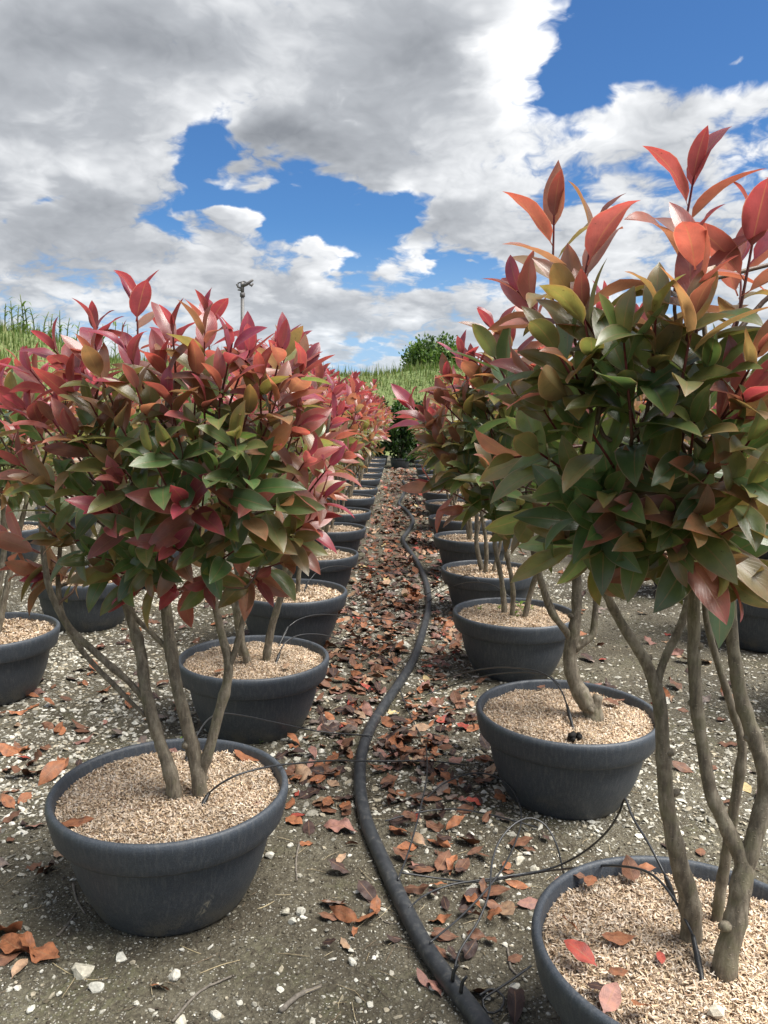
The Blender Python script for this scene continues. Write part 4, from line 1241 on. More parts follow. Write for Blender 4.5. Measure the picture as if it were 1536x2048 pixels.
def scatter_stones(n, x0, x1, y0, y1, smin, smax, base, dens, flat=(0.35, 0.7)):
    x = rng.uniform(x0, x1, n); y = rng.uniform(y0, y1, n)
    keep = (rng.uniform(0, 1, n) < dens(x, y)) & pot_clear(x, y)
    x, y = x[keep], y[keep]; n = len(x)
    V0, F0 = base
    s = smin * (smax / smin) ** (rng.uniform(0, 1, n) ** 2.2)
    sc3 = np.stack([s * rng.uniform(0.8, 1.5, n), s * rng.uniform(0.6, 1.0, n), s * rng.uniform(*flat, n)], 1)
    a = rng.uniform(0, 6.28, n)
    V = V0[None] * (1 + rng.normal(0, 0.16, (n, len(V0), 1))) * sc3[:, None]
    tx, ty = rng.normal(0, 0.25, (2, n))
    z = V[..., 2] + V[..., 0] * tx[:, None] + V[..., 1] * ty[:, None]
    xr = V[..., 0] * np.cos(a)[:, None] - V[..., 1] * np.sin(a)[:, None]; yr = V[..., 0] * np.sin(a)[:, None] + V[..., 1] * np.cos(a)[:, None]
    W = np.stack([xr + x[:, None], yr + y[:, None], z + (gh(x, y) + sc3[:, 2] * 0.35)[:, None]], -1)
    F = (np.arange(n)[:, None, None] * len(V0) + F0[None]).reshape(-1, 3)
    c = STONE_C[rng.integers(0, len(STONE_C), n)] * rng.uniform(0.75, 1.15, (n, 1))
    return W.reshape(-1, 3), F, np.repeat(c, len(V0), 0)


def dn(x, y):      # gravel lies in drifts
    v = 0.5 + 0.28 * np.sin(x * 3.1 + 1.2 * np.sin(y * 1.7)) + 0.28 * np.sin(y * 2.6 + 1.4 * np.sin(x * 2.2 + 1))
    v = v + np.where((x < -0.85) & (y > 2.2), 0.35, 0) + np.where((np.abs(x) < 0.35) & (y > 2.6), 0.2, 0)
    v = v + np.where(y < 2.0, 0.22, 0)
    return np.clip(v, 0.16, 1)


def dl(x, y): return np.clip(dn(x, y) * np.clip((-0.55 - x) / 0.3, 0.05, 1) * 1.3, 0, 1)


s = Soup()
for a in ((13000, -1.7, 1.8, 1.15, 3.0, 0.0022, 0.0095, (IV, IF), dn), (30000, -1.6, 1.7, 1.15, 2.9, 0.0012, 0.0030, (OV, OF), dn), (26000, -3.0, 3.0, 2.3, 6.5, 0.0045, 0.0150, (OV, OF), dn), (9000, -2.4, -0.3, 2.0, 5.5, 0.006, 0.016, (IV, IF), dl, (0.18, 0.42)), (5000, -0.45, 0.45, 2.4, 6.5, 0.006, 0.016, (IV, IF), dn, (0.18, 0.42)), (5000, 0.7, 2.6, 1.9, 6, 0.006, 0.014, (IV, IF), dn, (0.18, 0.42)), (22000, -5, 5, 5.5, 17, 0.007, 0.022, (OV, OF), dn)):
    V, F, C = scatter_stones(*a); s.add(V, F, C)
n_g = s
CR = Soup()
SOIL_C = np.array([(0.15, 0.132, 0.093), (0.10, 0.084, 0.057), (0.20, 0.18, 0.13), (0.068, 0.056, 0.039), (0.27, 0.245, 0.18)])
keep_c = STONE_C; STONE_C = SOIL_C
def dc(x, y): return np.clip(1.1 - 0.6 * dn(x, y), 0.2, 1)
for a in ((42000, -1.7, 1.8, 1.15, 3.0, 0.0013, 0.0058, (OV, OF), dc, (0.5, 0.9)), (20000, -2.6, 2.6, 2.8, 5.5, 0.0025, 0.008, (OV, OF), dc, (0.4, 0.8))):
    V, F, C = scatter_stones(*a); CR.add(V, F, C)
STONE_C = keep_c
o = link('soil_crumbs', CR.build('soil_crumbs', M_STONE, False)); tag(o, 'crumbs of dark loose soil over the ground', 'soil', kind='stuff')
ST = Soup()
for k in range(900):
    x, y = rng.uniform(-1.6, 1.6), 1.2 * (4.5 / 1.2) ** rng.uniform(); a_ = rng.uniform(0, 6.28); L_ = rng.uniform(0.008, 0.045); z_ = float(gh(x, y)) + 0.002
    if not pot_clear(np.array([x]), np.array([y]), 0.2)[0]: continue
    d_ = np.array([math.cos(a_), math.sin(a_), rng.normal(0, 0.12)]); p0 = np.array([x, y, z_ + 0.001])
    V, F = tube(np.array([p0 - d_ * L_, p0 + np.append(rng.normal(0, 0.15, 2) * L_, 0.001), p0 + d_ * L_]), [0.0006, 0.0009, 0.0005], 4, 0, False)
    ST.add(V, F, np.array(((0.36, 0.29, 0.18), (0.20, 0.15, 0.10), (0.10, 0.075, 0.055), (0.44, 0.37, 0.24))[rng.integers(0, 4)]))
o = link('straw_debris', ST.build('straw_debris', M_CHIP)); tag(o, 'bits of straw and twig strewn over the soil', 'debris', kind='stuff')
s = n_g
o = link('gravel', s.build('gravel', M_STONE, False)); tag(o, 'pale limestone gravel scattered over the bare soil', 'gravel', kind='stuff')

for i, (px, py, w) in enumerate([(165, 1945, 34), (350, 1955, 24), (192, 1977, 24), (242, 1920, 20), (572, 1822, 17), (600, 1820, 19), (585, 1840, 16), (428, 2027, 22), (362, 2042, 20), (705, 1915, 16), (62, 2015, 14), (560, 1975, 12),
                              (1040, 1720, 18), (1068, 1732, 16), (1000, 1752, 20), (945, 1770, 20), (1072, 1738, 16), (1055, 1705, 15), (540, 1712, 18), (580, 1690, 14), (545, 1660, 12), (960, 1795, 14), (805, 1290, 26), (1030, 1970, 16), (1345, 1905, 0), (480, 2000, 10), (120, 1985, 10)]):
    if not w: continue
    c = PG(px, py, 0.005); rad = w / 2 * np.linalg.norm(c - CAM) / F_PX
    V0 = IV.copy(); F0 = IF
    # one split of the icosahedron for an angular broken pebble
    mids = {}; VV = list(V0); FF = []
    def mid(a, b):
        k = (min(a, b), max(a, b))
        if k not in mids: mids[k] = len(VV); VV.append(unit((VV[a] + VV[b]) / 2))
        return mids[k]
    for a, b, c_ in F0:
        ab, bc, ca = mid(a, b), mid(b, c_), mid(c_, a); FF += [(a, ab, ca), (b, bc, ab), (c_, ca, bc), (ab, bc, ca)]
    VV = np.array(VV); FF = np.array(FF)
    for _ in range(9):                               # flat broken facets
        nrm = unit(rng.normal(0, 1, 3)); dd_ = VV @ nrm; cut = rng.uniform(0.42, 0.8)
        VV = VV - np.outer(np.maximum(0, dd_ - cut), nrm)
    VV = VV * 1.2 * rad * np.array([rng.uniform(1.0, 1.35), rng.uniform(0.75, 1.0), rng.uniform(0.55, 0.8)])
    col = (0.60, 0.58, 0.50) if i % 4 else (0.50, 0.47, 0.38)
    me = mesh('stone', VV, FF, M_STONE, None, np.tile(np.array(col) * rng.uniform(0.85, 1.1), (len(VV), 1)), False)
    o = link('stone', me, None, (c[0], c[1], float(gh(c[0], c[1])) + rad * 0.32)); o.rotation_euler.z = rng.uniform(0, 6.28)
    lab = 'largest cream stone on the soil in front of the scuffed pot' if i == 0 else 'small pale broken stone lying on the soil'
    tag(o, lab, 'stone', 'loose pale stones')

STICKS = [([(598, 1685), (592, 1722), (594, 1762)], .003, 'straight grey dry stick lying on the soil beside the hose', M_STICK), ([(560, 2022), (595, 1990), (642, 1966)], .006, 'grey weathered stick lying by the hose bend', M_STICK),
          ([(146, 1772), (152, 1800), (170, 1832)], .0035, 'bent grey stick leaning by the scuffed pot base', M_STICK), ([(115, 1878), (135, 1855), (152, 1832)], .003, 'short pale stick beside the scuffed pot', M_STICK),
          ([(345, 2045), (400, 1985), (468, 1950)], .003, 'long dark stick on the soil before the scuffed pot', M_STICK),
          ([(105, 1930), (140, 1950), (180, 1962), (215, 1960)], .0012, 'thin dry straw lying beside the largest stone', M_STRAW), ([(400, 1950), (440, 1932), (480, 1920)], .0012, 'thin dry straw on the soil before the pot', M_STRAW),
          ([(360, 1895), (380, 1902), (402, 1910)], .0012, 'short yellow straw near the scuffed pot base', M_STRAW), ([(735, 1795), (770, 1835), (800, 1838)], .0014, 'thin pale stalk curling beside the hose', M_STICK),
          ([(515, 1820), (535, 1812), (548, 1804)], .0015, 'small pale twig beside the scuffed pot', M_STRAW), ([(1015, 1890), (1022, 1930), (1035, 1945)], .003, 'dark stick standing by the leaf-strewn pot', M_STICK)]
for pts, r_, lab, mt in STICKS:
    P = []
    for x, y in pts:
        q = PG(x, y, r_); P.append(np.array([q[0], q[1], float(gh(q[0], q[1])) + r_ * 0.8]))
    P, R = spline(P, [r_, r_, r_ * 0.7] + [r_ * 0.6] * (len(P) - 3), 0.012)
    V, F = tube(P + rng.normal(0, r_ * 0.15, P.shape), R, 7, 0.08)
    o = link('dry_stick' if mt is M_STICK else 'straw', mesh('stick', V, F, mt)); tag(o, lab, 'stick' if mt is M_STICK else 'straw')

# ------------------------------------------------------------------ fallen leaves
DT = [leaf_template(rows=11, halfw=rng.uniform(0.19, 0.26), fold=rng.uniform(0, 0.4) if i < 6 else rng.uniform(-0.3, 0.9), curl=rng.uniform(-0.3, 0.5) if i < 6 else rng.uniform(-1.2, 1.6), droop_tip=rng.uniform(-0.6, 0.6),
                    wave=rng.uniform(0.05, 0.2) if i < 6 else rng.uniform(0.1, 0.4), tw=rng.uniform(-0.3, 0.3) if i < 6 else rng.uniform(-1.2, 1.2), pet=0.08) for i in range(14)]
DRY_ME = [mesh('fallen_leaf', V, F, M_DRY, U) for V, F, U in DT]
DRY_C = {'orange': (0.30, 0.120, 0.056), 'brown': (0.165, 0.078, 0.046), 'dark': (0.055, 0.032, 0.027), 'tan': (0.38, 0.25, 0.16), 'pink': (0.30, 0.155, 0.125), 'red': (0.33, 0.060, 0.042), 'grey': (0.20, 0.16, 0.14), 'yellow': (0.60, 0.47, 0.24)}


def dry_frame(x, y, z, L, rz, flip, v, tilt=0.25, r=rng):
    t1, t2 = r.normal(0, tilt, 2)
    M = (Matrix.Rotation(rz, 3, 'Z') @ Matrix.Rotation(t1, 3, 'X') @ Matrix.Rotation(t2 + (math.pi if flip else 0), 3, 'Y')) * L
    A = np.array(M); W = DT[v][0] @ A.T
    W = W - np.append(W.mean(0)[:2], 0)
    dz_ = z - np.percentile(W[:, 2], 6)
    shift = -np.append((DT[v][0] @ A.T).mean(0)[:2], 0) + np.array([x, y, dz_])
    return A, shift


def put_leaf(x, y, z, L, cname, label, group, v=None, rz=None, flip=None, tilt=0.22, jitter=0.22):
    v = int(rng.integers(0, 14)) if v is None else v
    A, sft = dry_frame(x, y, z, L, rng.uniform(0, 6.28) if rz is None else rz, rng.uniform() < 0.4 if flip is None else flip, v, tilt)
    o = bpy.data.objects.new('fallen_leaf', DRY_ME[v]); COL.objects.link(o)
    o.matrix_basis = Matrix(((*A[0], sft[0]), (*A[1], sft[1]), (*A[2], sft[2]), (0, 0, 0, 1)))
    c = np.array(DRY_C[cname]) * rng.uniform(1 - jitter, 1 + jitter); o.color = (*[float(q) for q in c], 1)
    tag(o, label, 'leaf', group); return o


GL = 'fallen leaves on the ground'
N_SINGLE = 0
# leaves read off the photograph: on the soil
for px, py, wpx, cn in [(20, 1505, 50, 'orange'), (50, 1500, 40, 'orange'), (70, 1528, 60, 'brown'), (55, 1552, 66, 'brown'), (105, 1560, 70, 'orange'), (50, 1605, 34, 'orange'), (125, 1532, 55, 'orange'), (120, 1465, 40, 'orange'),
                        (35, 1905, 105, 'orange'), (80, 1915, 150, 'orange'), (15, 1880, 70, 'orange'), (40, 1945, 40, 'tan'), (5, 1925, 60, 'brown'),
                        (595, 1537, 28, 'orange'), (605, 1555, 60, 'tan'), (640, 1562, 46, 'orange'), (620, 1585, 58, 'dark'), (612, 1688, 26, 'orange'), (680, 1660, 68, 'pink'), (690, 1610, 46, 'orange'), (668, 1805, 56, 'brown'),
                        (660, 1830, 44, 'brown'), (735, 1835, 54, 'orange'), (700, 1515, 26, 'orange'), (742, 1790, 40, 'dark'), (690, 1885, 30, 'tan'), (320, 1985, 18, 'orange'),
                        (880, 1838, 44, 'orange'), (880, 1868, 40, 'brown'), (935, 1690, 55, 'orange'), (880, 1690, 50, 'orange'), (925, 1735, 45, 'brown'), (985, 1790, 66, 'brown'), (1000, 1815, 60, 'brown'), (1035, 1770, 44, 'orange'),
                        (870, 1640, 60, 'dark'), (830, 1636, 40, 'red'), (930, 1460, 40, 'red'), (790, 1500, 60, 'orange'), (800, 1640, 60, 'dark'), (945, 1795, 60, 'dark'), (1060, 1810, 50, 'pink'), (870, 1975, 50, 'pink'), (845, 1960, 40, 'pink'),
                        (1030, 2010, 90, 'dark'), (960, 1990, 60, 'brown'), (880, 1900, 40, 'brown'), (840, 1465, 40, 'tan'), (805, 1290, 40, 'yellow'), (1205, 1320, 26, 'red'), (1330, 1390, 40, 'orange'), (1370, 1325, 40, 'tan'), (1410, 1326, 40, 'tan'), (1350, 1310, 34, 'pink'),
                        (1160, 1268, 30, 'orange'), (1350, 1375, 44, 'brown'), (920, 1608, 40, 'pink'), (1335, 1690, 26, 'dark'), (850, 1740, 50, 'brown'), (930, 1625, 44, 'brown'), (815, 1700, 44, 'orange'), (795, 1665, 40, 'orange')]:
    q = PG(px, py, 0.0); L = max(0.05, min(0.135, wpx * np.linalg.norm(q - CAM) / F_PX * 1.05))
    word = {'orange': 'orange-brown', 'brown': 'chestnut brown', 'dark': 'blackened brown', 'tan': 'tan', 'pink': 'dusty pink', 'red': 'bright red', 'yellow': 'pale yellow', 'grey': 'grey'}[cn]
    side = 'hose-side gravel' if q[0] > -0.15 else 'soil by the scuffed pot'
    put_leaf(q[0], q[1], float(gh(q[0], q[1])) + 0.002, L, cn, f'dry {word} fallen leaf lying on the {side}', GL); N_SINGLE += 1

# the litter drifts: many in the aisle, few elsewhere; the largest-looking ones are things
cand = []
def litter(n, fx, y0, y1, p):
    y = y0 * (y1 / y0) ** rng.uniform(0, 1, n); x = fx(n)
    for a, b in zip(x, y): cand.append((a, b, p))
litter(1500, lambda n: np.clip(rng.normal(0.0, 0.22, n), -0.38, 0.5), 2.6, 17, 0)
litter(130, lambda n: np.clip(rng.normal(0.12, 0.17, n), -0.15, 0.45), 1.75, 3.0, 0)
litter(900, lambda n: np.clip(rng.normal(0.1, 0.2, n), -0.36, 0.5), 4.0, 17, 0)
litter(200, lambda n: rng.uniform(-1.7, -0.85, n), 2.0, 9, 1)
litter(110, lambda n: rng.uniform(0.85, 1.8, n), 2.0, 9, 1)
litter(150, lambda n: rng.normal(-0.25, 0.1, n), 2.3, 6, 1)
cand = np.array(cand)
cand = cand[pot_clear(cand[:, 0], cand[:, 1], 0.20)]
hd = np.min(np.hypot(cand[:, 0:1] - HOSE_P[None, :, 0], cand[:, 1:2] - HOSE_P[None, :, 1]), 1)
cand = cand[(hd > 0.050) | (rng.uniform(0, 1, len(cand)) < 0.06)]
cpx, cd = project(np.stack([cand[:, 0], cand[:, 1], 0 * cand[:, 0]], 1))
vis = (cpx[:, 0] > -20) & (cpx[:, 0] < IW + 20) & (cpx[:, 1] < IH + 20)
order = np.argsort(np.where(vis, cd, 1e6))
s = Soup()
CN = list(DRY_C); CP = [.20, .28, .23, .08, .10, .02, .08, .01]
words = {'orange': 'orange-brown', 'brown': 'chestnut brown', 'dark': 'blackened brown', 'tan': 'tan', 'pink': 'dusty pink', 'red': 'bright red', 'yellow': 'pale yellow', 'grey': 'greyish'}
for k, i in enumerate(order):
    x, y, kind = cand[i]; z = float(gh(x, y)) + 0.002 + rng.uniform(0, 0.012 if kind == 0 else 0.002)
    cn = CN[rng.choice(8, p=CP)]; L = rng.uniform(0.040, 0.088)
    if k < 300 - N_SINGLE + 0:
        where = 'gravel along the hose' if abs(x) < 0.6 else ('bank-side gravel' if x < 0 else 'outer gravel')
        put_leaf(x, y, z, L, cn, f'dry {words[cn]} fallen leaf among the litter on the {where}', GL)
    else:
        v = int(rng.integers(0, 14)); A, sft = dry_frame(x, y, z, L * (1 + 0.02 * y), rng.uniform(0, 6.28), rng.uniform() < 0.4, v)
        V, F, U = DT[v]; s.add(V @ A.T + sft, F, np.array(DRY_C[cn]) * rng.uniform(0.75, 1.2), U)
o = link('leaf_litter', s.build('leaf_litter', M_DRYM)); tag(o, 'drift of dry brown leaves along the aisle between the pots', 'leaf litter', kind='stuff')

# leaves lying on the mulch
def mulch_leaf(px, py, wpx, cn, lab, tilt=0.2):
    q = PG(px, py, SOIL_Z); L = max(0.035, min(0.11, wpx * np.linalg.norm(q - CAM) / F_PX))
    put_leaf(q[0], q[1], SOIL_Z + 0.008, L, cn, lab, None, v=int(rng.integers(0, 6)), tilt=tilt)
mulch_leaf(155, 1652, 62, 'orange', 'orange-brown leaf on the mulch near the rim of the scuffed pot')
mulch_leaf(500, 1522, 72, 'orange', 'curled orange leaf at the far rim of the scuffed pot')
mulch_leaf(485, 1537, 24, 'tan', 'small tan leaf under a curled orange leaf in the scuffed pot')
mulch_leaf(508, 1613, 34, 'pink', 'pinkish leaf by the rim of the scuffed pot near the drip stake')
mulch_leaf(345, 1507, 24, 'pink', 'small pink leaf behind the stems in the scuffed pot')
mulch_leaf(1142, 1870, 48, 'orange', 'upright orange oval leaf on the leaf-strewn pot\'s mulch', 0.5)
mulch_leaf(1237, 1884, 60, 'orange', 'orange-brown oval leaf lying in the leaf-strewn pot', 0.1)
mulch_leaf(1160, 1925, 66, 'red', 'bright orange-red curled leaf in the leaf-strewn pot')
mulch_leaf(1235, 1953, 40, 'orange', 'small torn orange leaf in the leaf-strewn pot')
mulch_leaf(1180, 1770, 46, 'orange', 'round orange leaf by the inner rim of the leaf-strewn pot')
mulch_leaf(1155, 1760, 34, 'brown', 'brown leaf tucked against the inner rim of the leaf-strewn pot')
mulch_leaf(1260, 1752, 60, 'brown', 'dark brown leaf at the far inner rim of the leaf-strewn pot')
mulch_leaf(1293, 1742, 32, 'orange', 'small copper leaf beside the drip tube on the rim')
mulch_leaf(1220, 2012, 70, 'pink', 'large dusty pink leaf at the near rim of the leaf-strewn pot')
mulch_leaf(1280, 2035, 56, 'orange', 'upright tan-orange leaf at the near rim of the leaf-strewn pot', 0.5)
mulch_leaf(1200, 1985, 50, 'dark', 'blackened leaf in the leaf-strewn pot')
mulch_leaf(1321, 1924, 18, 'red', 'tiny red leaf scrap in the leaf-strewn pot')
mulch_leaf(1222, 1410, 40, 'brown', 'red-brown curled leaf beside the bent trunk')
mulch_leaf(1240, 1405, 26, 'brown', 'small brown leaf beside the bent trunk')
mulch_leaf(1028, 1374, 24, 'orange', 'orange leaf by the rim of the pot with the black clod')
mulch_leaf(1082, 1378, 26, 'brown', 'brown leaf near the drip tube in the pot with the black clod')
mulch_leaf(440, 1345, 30, 'orange', 'orange leaf on the mulch of the pot behind the scuffed pot')
mulch_leaf(572, 1336, 28, 'tan', 'tan leaf by the rim of the pot behind the scuffed pot')
# black clod
c = PG(1150, 1476, SOIL_Z)
V = np.array([unit(v) for v in np.vstack([IV, (IV[IF[:, 0]] + IV[IF[:, 1]] + IV[IF[:, 2]])])])
from mathutils import geometry as _g
s = Soup()
for k in range(16):
    v = IV * rng.uniform(0.007, 0.012) * (1 + rng.normal(0, 0.2, (12, 1))) + np.append(rng.normal(0, 0.010, 2), abs(rng.normal(0.005, 0.004)))
    s.add(v, IF)
o = link('soil_clod', s.build('soil_clod', M_CLOD), None, (c[0], c[1], SOIL_Z)); tag(o, 'small black soil clod on the mulch below the bent trunk', 'clod')
# white pebble and cream lumps in the leaf-strewn pot
for px, py, rr_, lab in ((1425, 1912, .0075, 'small white pebble on the mulch near the grey stems'), (1432, 2030, .015, 'cream lump on the mulch of the leaf-strewn pot')):
    c = PG(px, py, SOIL_Z); v = IV * rr_ * np.array([1.1, .9, .75]) * (1 + rng.normal(0, 0.1, (12, 1)))
    o = link('pebble', mesh('pebble', v, IF, M_STONE, None, np.tile((0.62, 0.56, 0.44), (12, 1)), False), None, (c[0], c[1], SOIL_Z + 0.007)); tag(o, lab, 'pebble')
# tiny weeds
def seedling(c, n, h, lab):
    e = empty('seedling', c); tag(e, lab, 'weed', 'tiny green weeds')
    V, F = tube(np.array([(0, 0, -0.006), (0.001, 0, h * 0.5), (0.002, 0.001, h)]), [0.0009, 0.0008, 0.0005], 5)
    link('stem', mesh('stem', V, F, M_GRASS, None, np.tile((0.16, 0.24, 0.05), (len(V), 1))), e)
    V0, F0, U0 = leaf_template(rows=4, halfw=0.3, fold=0.2, curl=0.4, across=1)
    for i in range(n):
        a = i * 2.4; L = h * rng.uniform(0.35, 0.6); d = unit(np.array([math.cos(a), math.sin(a), rng.uniform(0.1, 0.8)])); x = unit(np.cross(d, (0, 0, 1))); zz_ = np.cross(x, d)
        W = (V0[:, :1] * x + V0[:, 1:2] * d + V0[:, 2:] * zz_) * L + np.array([0, 0, h * (0.35 + 0.65 * i / n)])
        link('leaf', mesh('leaf', W, F0, M_GRASS, None, np.tile(np.array((0.17, 0.27, 0.05)) * rng.uniform(0.8, 1.2), (len(W), 1))), e)
for px, py, h in ((960, 1225, .035), (998, 1222, .03), (1040, 1225, .06), (1048, 1232, .045), (1030, 1238, .04), (1062, 1222, .03)):
    c = PG(px, py, SOIL_Z); seedling(c, 6, h, 'tiny green seedling sprouting on the mulch by the stems')
for px, py, h in ((505, 1483, .03), (520, 1485, .025), (360, 1495, .03)):
    z = SOIL_Z if px == 360 else 0.0
    c = PG(px, py, z); seedling((c[0], c[1], z if z else float(gh(c[0], c[1]))), 4, h, 'tiny green weed by the pot behind the scuffed pot' if z == 0 else 'tiny weed at the back of the scuffed pot')

# ------------------------------------------------------------------ background
# sprinkler on its riser
top = PT(483, 572, 11.0); bx, by = top[0], 11.0
e = empty('sprinkler', (bx, by, 0)); tag(e, 'impact sprinkler on a tall thin metal riser above the shrubs', 'sprinkler')
ht = top[2]
V, F = tube(np.array([(0.0, 0, 0), (0.0, 0, ht * 0.5), (0.012, 0, ht - 0.12)]), [0.026, 0.026, 0.024], 12); link('riser', mesh('riser', V, F, M_STEEL), e)
s = Soup()
for P, R in (([(0.012, 0, ht - 0.14), (0.012, 0, ht - 0.09)], [0.034, 0.034]), ([(0.012, 0, ht - 0.09), (0.012, 0, ht + 0.05)], [0.022, 0.026])):
    V, F = tube(np.array(P), R, 10); s.add(V, F)
link('bearing', s.build('bearing', M_STEEL), e)
V, F = tube(np.array([(0.0, 0, ht), (0.07, -.02, ht + 0.02), (0.16, -.04, ht + 0.075)]), [0.026, 0.022, 0.015], 10); link('nozzle', mesh('nozzle', V, F, M_STEEL), e)
V, F = tube(np.array([(0.0, 0, ht - 0.03), (-0.045, .01, ht - 0.015), (-0.06, .01, ht + 0.025)]), [0.015, 0.014, 0.019], 8); link('counterweight', mesh('counterweight', V, F, M_STEEL), e)
s = Soup()
for P, R in (([(-0.05, 0, ht + 0.035), (0.03, 0, ht + 0.06), (0.12, -.03, ht + 0.03)], [0.008, 0.010, 0.009]), ([(0.11, -.03, ht + 0.02), (0.14, -.03, ht + 0.0), (0.16, -.03, ht + 0.03)], [0.014, 0.016, 0.012])):
    V, F = tube(np.array(P), R, 8); s.add(V, F)
link('drive_arm', s.build('drive_arm', M_STEEL), e)
V, F = tube(np.array([(0.0, 0, ht - 0.055), (-0.05, 0, ht - 0.05)]), [0.012, 0.009], 8); link('valve', mesh('valve', V, F, M_STEEL), e)


def leaf_cloud(cen, rad, n_cl, n_lf, size, cols, r, lean=0.6):
    """clumps of small bent leaves through an uneven crown"""
    s = Soup(); out = []
    for k in range(n_cl):
        d = unit(r.normal(0, 1, 3)); f = r.uniform(0.35, 1.0) ** 0.6 * (1 + r.normal(0, 0.10)); out.append(cen + d * rad * f)
    for c in out:
        tone = r.uniform(0.7, 1.3); n = n_lf; cr_ = rad.mean() * 0.20
        p = c + r.normal(0, 1, (n, 3)) * cr_ * 0.6
        d = r.normal(0, 1, (n, 3)) + np.array([0, 0, lean]); d /= np.linalg.norm(d, axis=1, keepdims=True)
        sd = np.cross(d, r.normal(0, 1, (n, 3))); sd /= np.linalg.norm(sd, axis=1, keepdims=True)
        L = size * r.uniform(0.6, 1.3, (n, 1)); w = L * 0.30; up = np.cross(sd, d)
        V = np.stack([p, p + d * L * 0.5 + sd * w + up * w * 0.3, p + d * L, p + d * L * 0.5 - sd * w + up * w * 0.3], 1).reshape(-1, 3)
        b = np.arange(n)[:, None] * 4
        F = np.concatenate([b + np.array([0, 1, 2]), b + np.array([0, 2, 3])])
        col = np.asarray(cols)[r.integers(0, len(cols), n)] * tone * r.uniform(0.8, 1.2, (n, 1))
        s.add(V, F, np.repeat(col, 4, 0))
    return s, out


r = np.random.default_rng(5)
tp = PT(862, 728, 27.5); gz = float(bank_h(np.array([tp[0]]), np.array([27.5]))[0])
e = empty('round_tree', (tp[0], 27.5, gz)); tag(e, 'round leafy green tree standing alone on the grassy bank', 'tree')
cc = np.array([0.15, 0, tp[2] - gz]); rd = np.array([1.05, 1.0, 0.85])
s, cl = leaf_cloud(cc, rd, 110, 75, 0.13, [(0.06, 0.115, 0.025), (0.10, 0.175, 0.04), (0.15, 0.22, 0.06), (0.04, 0.08, 0.02)], r)
o = link('crown', s.build('crown', M_BUSH), e)
s = Soup()
P, R = spline([(0.1, 0, -0.2), (0.12, 0, 0.4), (0.15, 0, cc[2] * 0.6), cc], [0.10, 0.085, 0.07, 0.03], 0.1); V, F = tube(P, R, 9, 0.03); s.add(V, F)
for c in cl[:16]:
    P, R = spline([np.array([0.14, 0, cc[2] * 0.55]), (np.array([0.14, 0, cc[2] * 0.6]) + c) / 2 + r.normal(0, 0.06, 3), c], [0.04, 0.025, 0.008], 0.12); V, F = tube(P, R, 6); s.add(V, F)
link('trunk', s.build('trunk', M_BARK), e)

# dark evergreen shrubs in pots at the end of the aisle
DG = [(0.018, 0.045, 0.010), (0.035, 0.080, 0.016), (0.06, 0.12, 0.026), (0.012, 0.028, 0.008)]
for k, (px, Yd, w, h, lab) in enumerate(((800, 17.3, 0.42, 1.05, 'dense dark evergreen shrub closing the far end of the aisle'), (855, 17.9, 0.42, 0.95, 'dark evergreen shrub beside the one at the aisle end, towards the tree'),
                                         (905, 18.4, 0.42, 1.0, 'dark evergreen shrub furthest from the hose at the far end'),
                                         (757, 18.2, 0.45, 1.2, 'dark evergreen shrub at the far end of the scuffed pot\'s row'), (829, 19.2, 0.45, 1.25, 'taller dark evergreen behind the pair at the aisle end'))):
    q = PT(px, 930, Yd)
    e = empty('evergreen_shrub', (q[0], Yd, 0)); tag(e, lab, 'shrub', 'dark evergreens at the aisle end')
    s, cl = leaf_cloud(np.array([0, 0, 0.18 + h / 2]), np.array([w, w, h / 2]), 75, 60, 0.085, DG, r, 1.2)
    o = link('foliage', s.build('foliage', M_BUSH), e); o['kind'] = 'stuff'
    s = Soup()
    for i in range(4):
        P, R = spline([(0.02 * i, 0, 0.0), (0.05 * math.cos(i * 1.6), 0.05 * math.sin(i * 1.6), 0.4), (0.15 * math.cos(i * 1.6), 0.15 * math.sin(i * 1.6), h * 0.9)], [0.018, 0.014, 0.005], 0.1)
        V, F = tube(P, R, 6); s.add(V, F)
    link('stem', s.build('stem', M_BARK), e)
    pe = empty('nursery_tub', (q[0], Yd, 0)); tag(pe, f'low dark tub under the {["dense dark evergreen closing the aisle", "evergreen beside the aisle-end one", "evergreen furthest from the hose", "evergreen ending the scuffed row", "taller evergreen at the back"][k]}', 'tub')
    V, F = lathe([(0.02, 0.004), (0.17, 0.0), (0.18, 0.005), (0.205, 0.20)], 24); link('wall', mesh('wall', V, F, M_POT), pe)
    V, F = lathe([(0.203, 0.185), (0.215, 0.186), (0.217, 0.21), (0.207, 0.215), (0.195, 0.19), (0.02, 0.188)], 24); link('rim', mesh('rim', V, F, M_POT), pe)

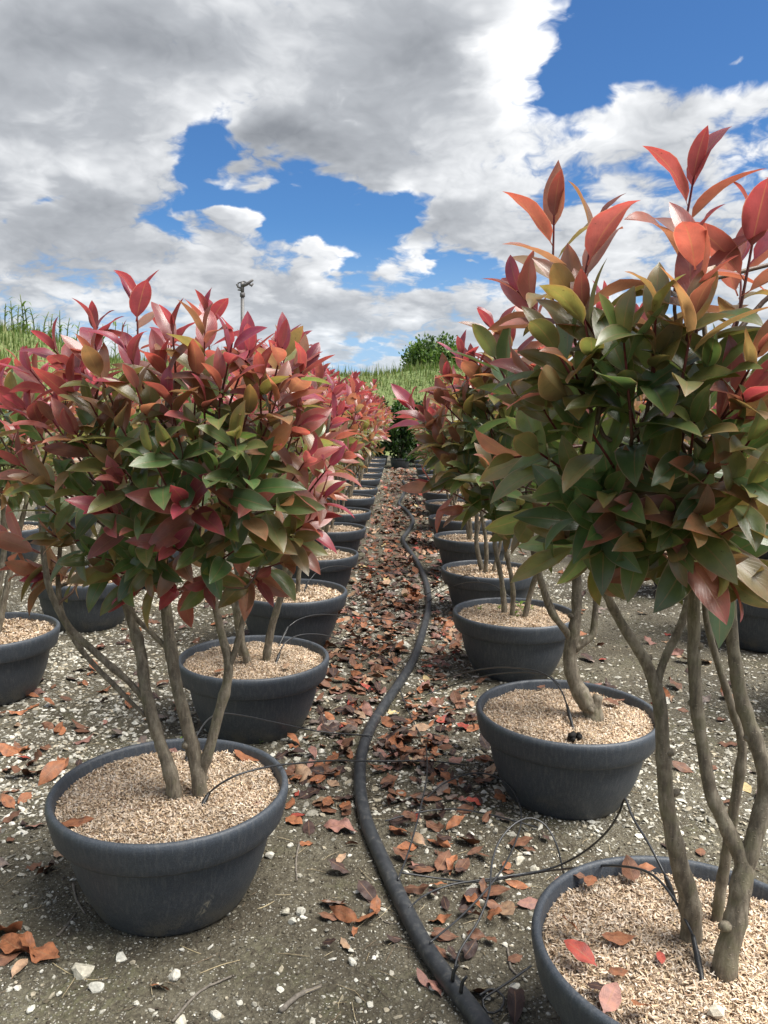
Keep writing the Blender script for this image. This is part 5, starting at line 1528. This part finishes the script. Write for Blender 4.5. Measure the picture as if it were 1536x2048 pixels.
# reeds along the crest on the pole side
def reed(px, ytop, Yd, h, nl, lab, r):
    ys_ = np.linspace(12, 24, 61); rx_ = np.array([PT(px, ytop, y_)[0] for y_ in ys_])
    hb_ = bank_h(rx_, ys_); Yd = float(ys_[np.argmax(hb_ > hb_.max() - 0.08)]) + 0.3      # the crest along this sight line
    q = PT(px, ytop, Yd); gz = float(bank_h(np.array([q[0]]), np.array([Yd]))[0]) - 0.05
    h = min(1.5, max(0.7, q[2] - gz + 0.1))
    e = empty('reed', (q[0], Yd, gz)); tag(e, lab, 'reed', 'reeds on the bank crest')
    bend = r.normal(0, 0.06, 2)
    P, R = spline([(0, 0, 0), (bend[0] * .3, bend[1] * .3, h * 0.5), (bend[0], bend[1], h * 0.86)], [0.016, 0.013, 0.007], 0.08)
    V, F = tube(P, R, 6); link('stalk', mesh('stalk', V, F, M_GRASS, None, np.tile((0.16, 0.20, 0.06), (len(V), 1))), e)
    for i in range(nl):
        f = 0.15 + 0.8 * i / nl; p = P[int(f * (len(P) - 1))]; a = i * math.pi + r.normal(0, 0.5); L = h * r.uniform(0.32, 0.5); d = np.array([math.cos(a), math.sin(a), 0]); sd = np.array([-math.sin(a), math.cos(a), 0])
        rows = []
        for t in np.linspace(0, 1, 6):
            c = p + d * L * (0.75 * t) + np.array([0, 0, L * (0.95 * t - 0.95 * t * t * r.uniform(0.9, 1.1))]); w = 0.030 * (1 - t) ** 0.6 + 0.001
            rows += [c - sd * w, c + sd * w]
        F = np.array([(2 * j, 2 * j + 1, 2 * j + 3, 2 * j + 2) for j in range(5)])
        link('leaf', mesh('leaf', np.array(rows), F, M_GRASS, None, np.tile(np.array((0.13, 0.19, 0.06)) * r.uniform(0.8, 1.25), (12, 1))), e)


r = np.random.default_rng(21)
for i, (px, yt) in enumerate([(8, 612), (22, 600), (45, 585), (52, 604), (68, 625), (85, 628), (100, 630), (118, 618), (132, 634), (228, 632), (240, 640), (205, 645), (34, 622), (150, 640), (255, 645)]):
    reed(px, yt, rng.uniform(9.5, 11.5) if px < 160 else rng.uniform(11, 13), 0.6, int(r.integers(6, 9)), 'tallest reed with arching leaves on the crest of the bank' if i == 2 else 'green reed with arching leaves on the crest of the bank', r)
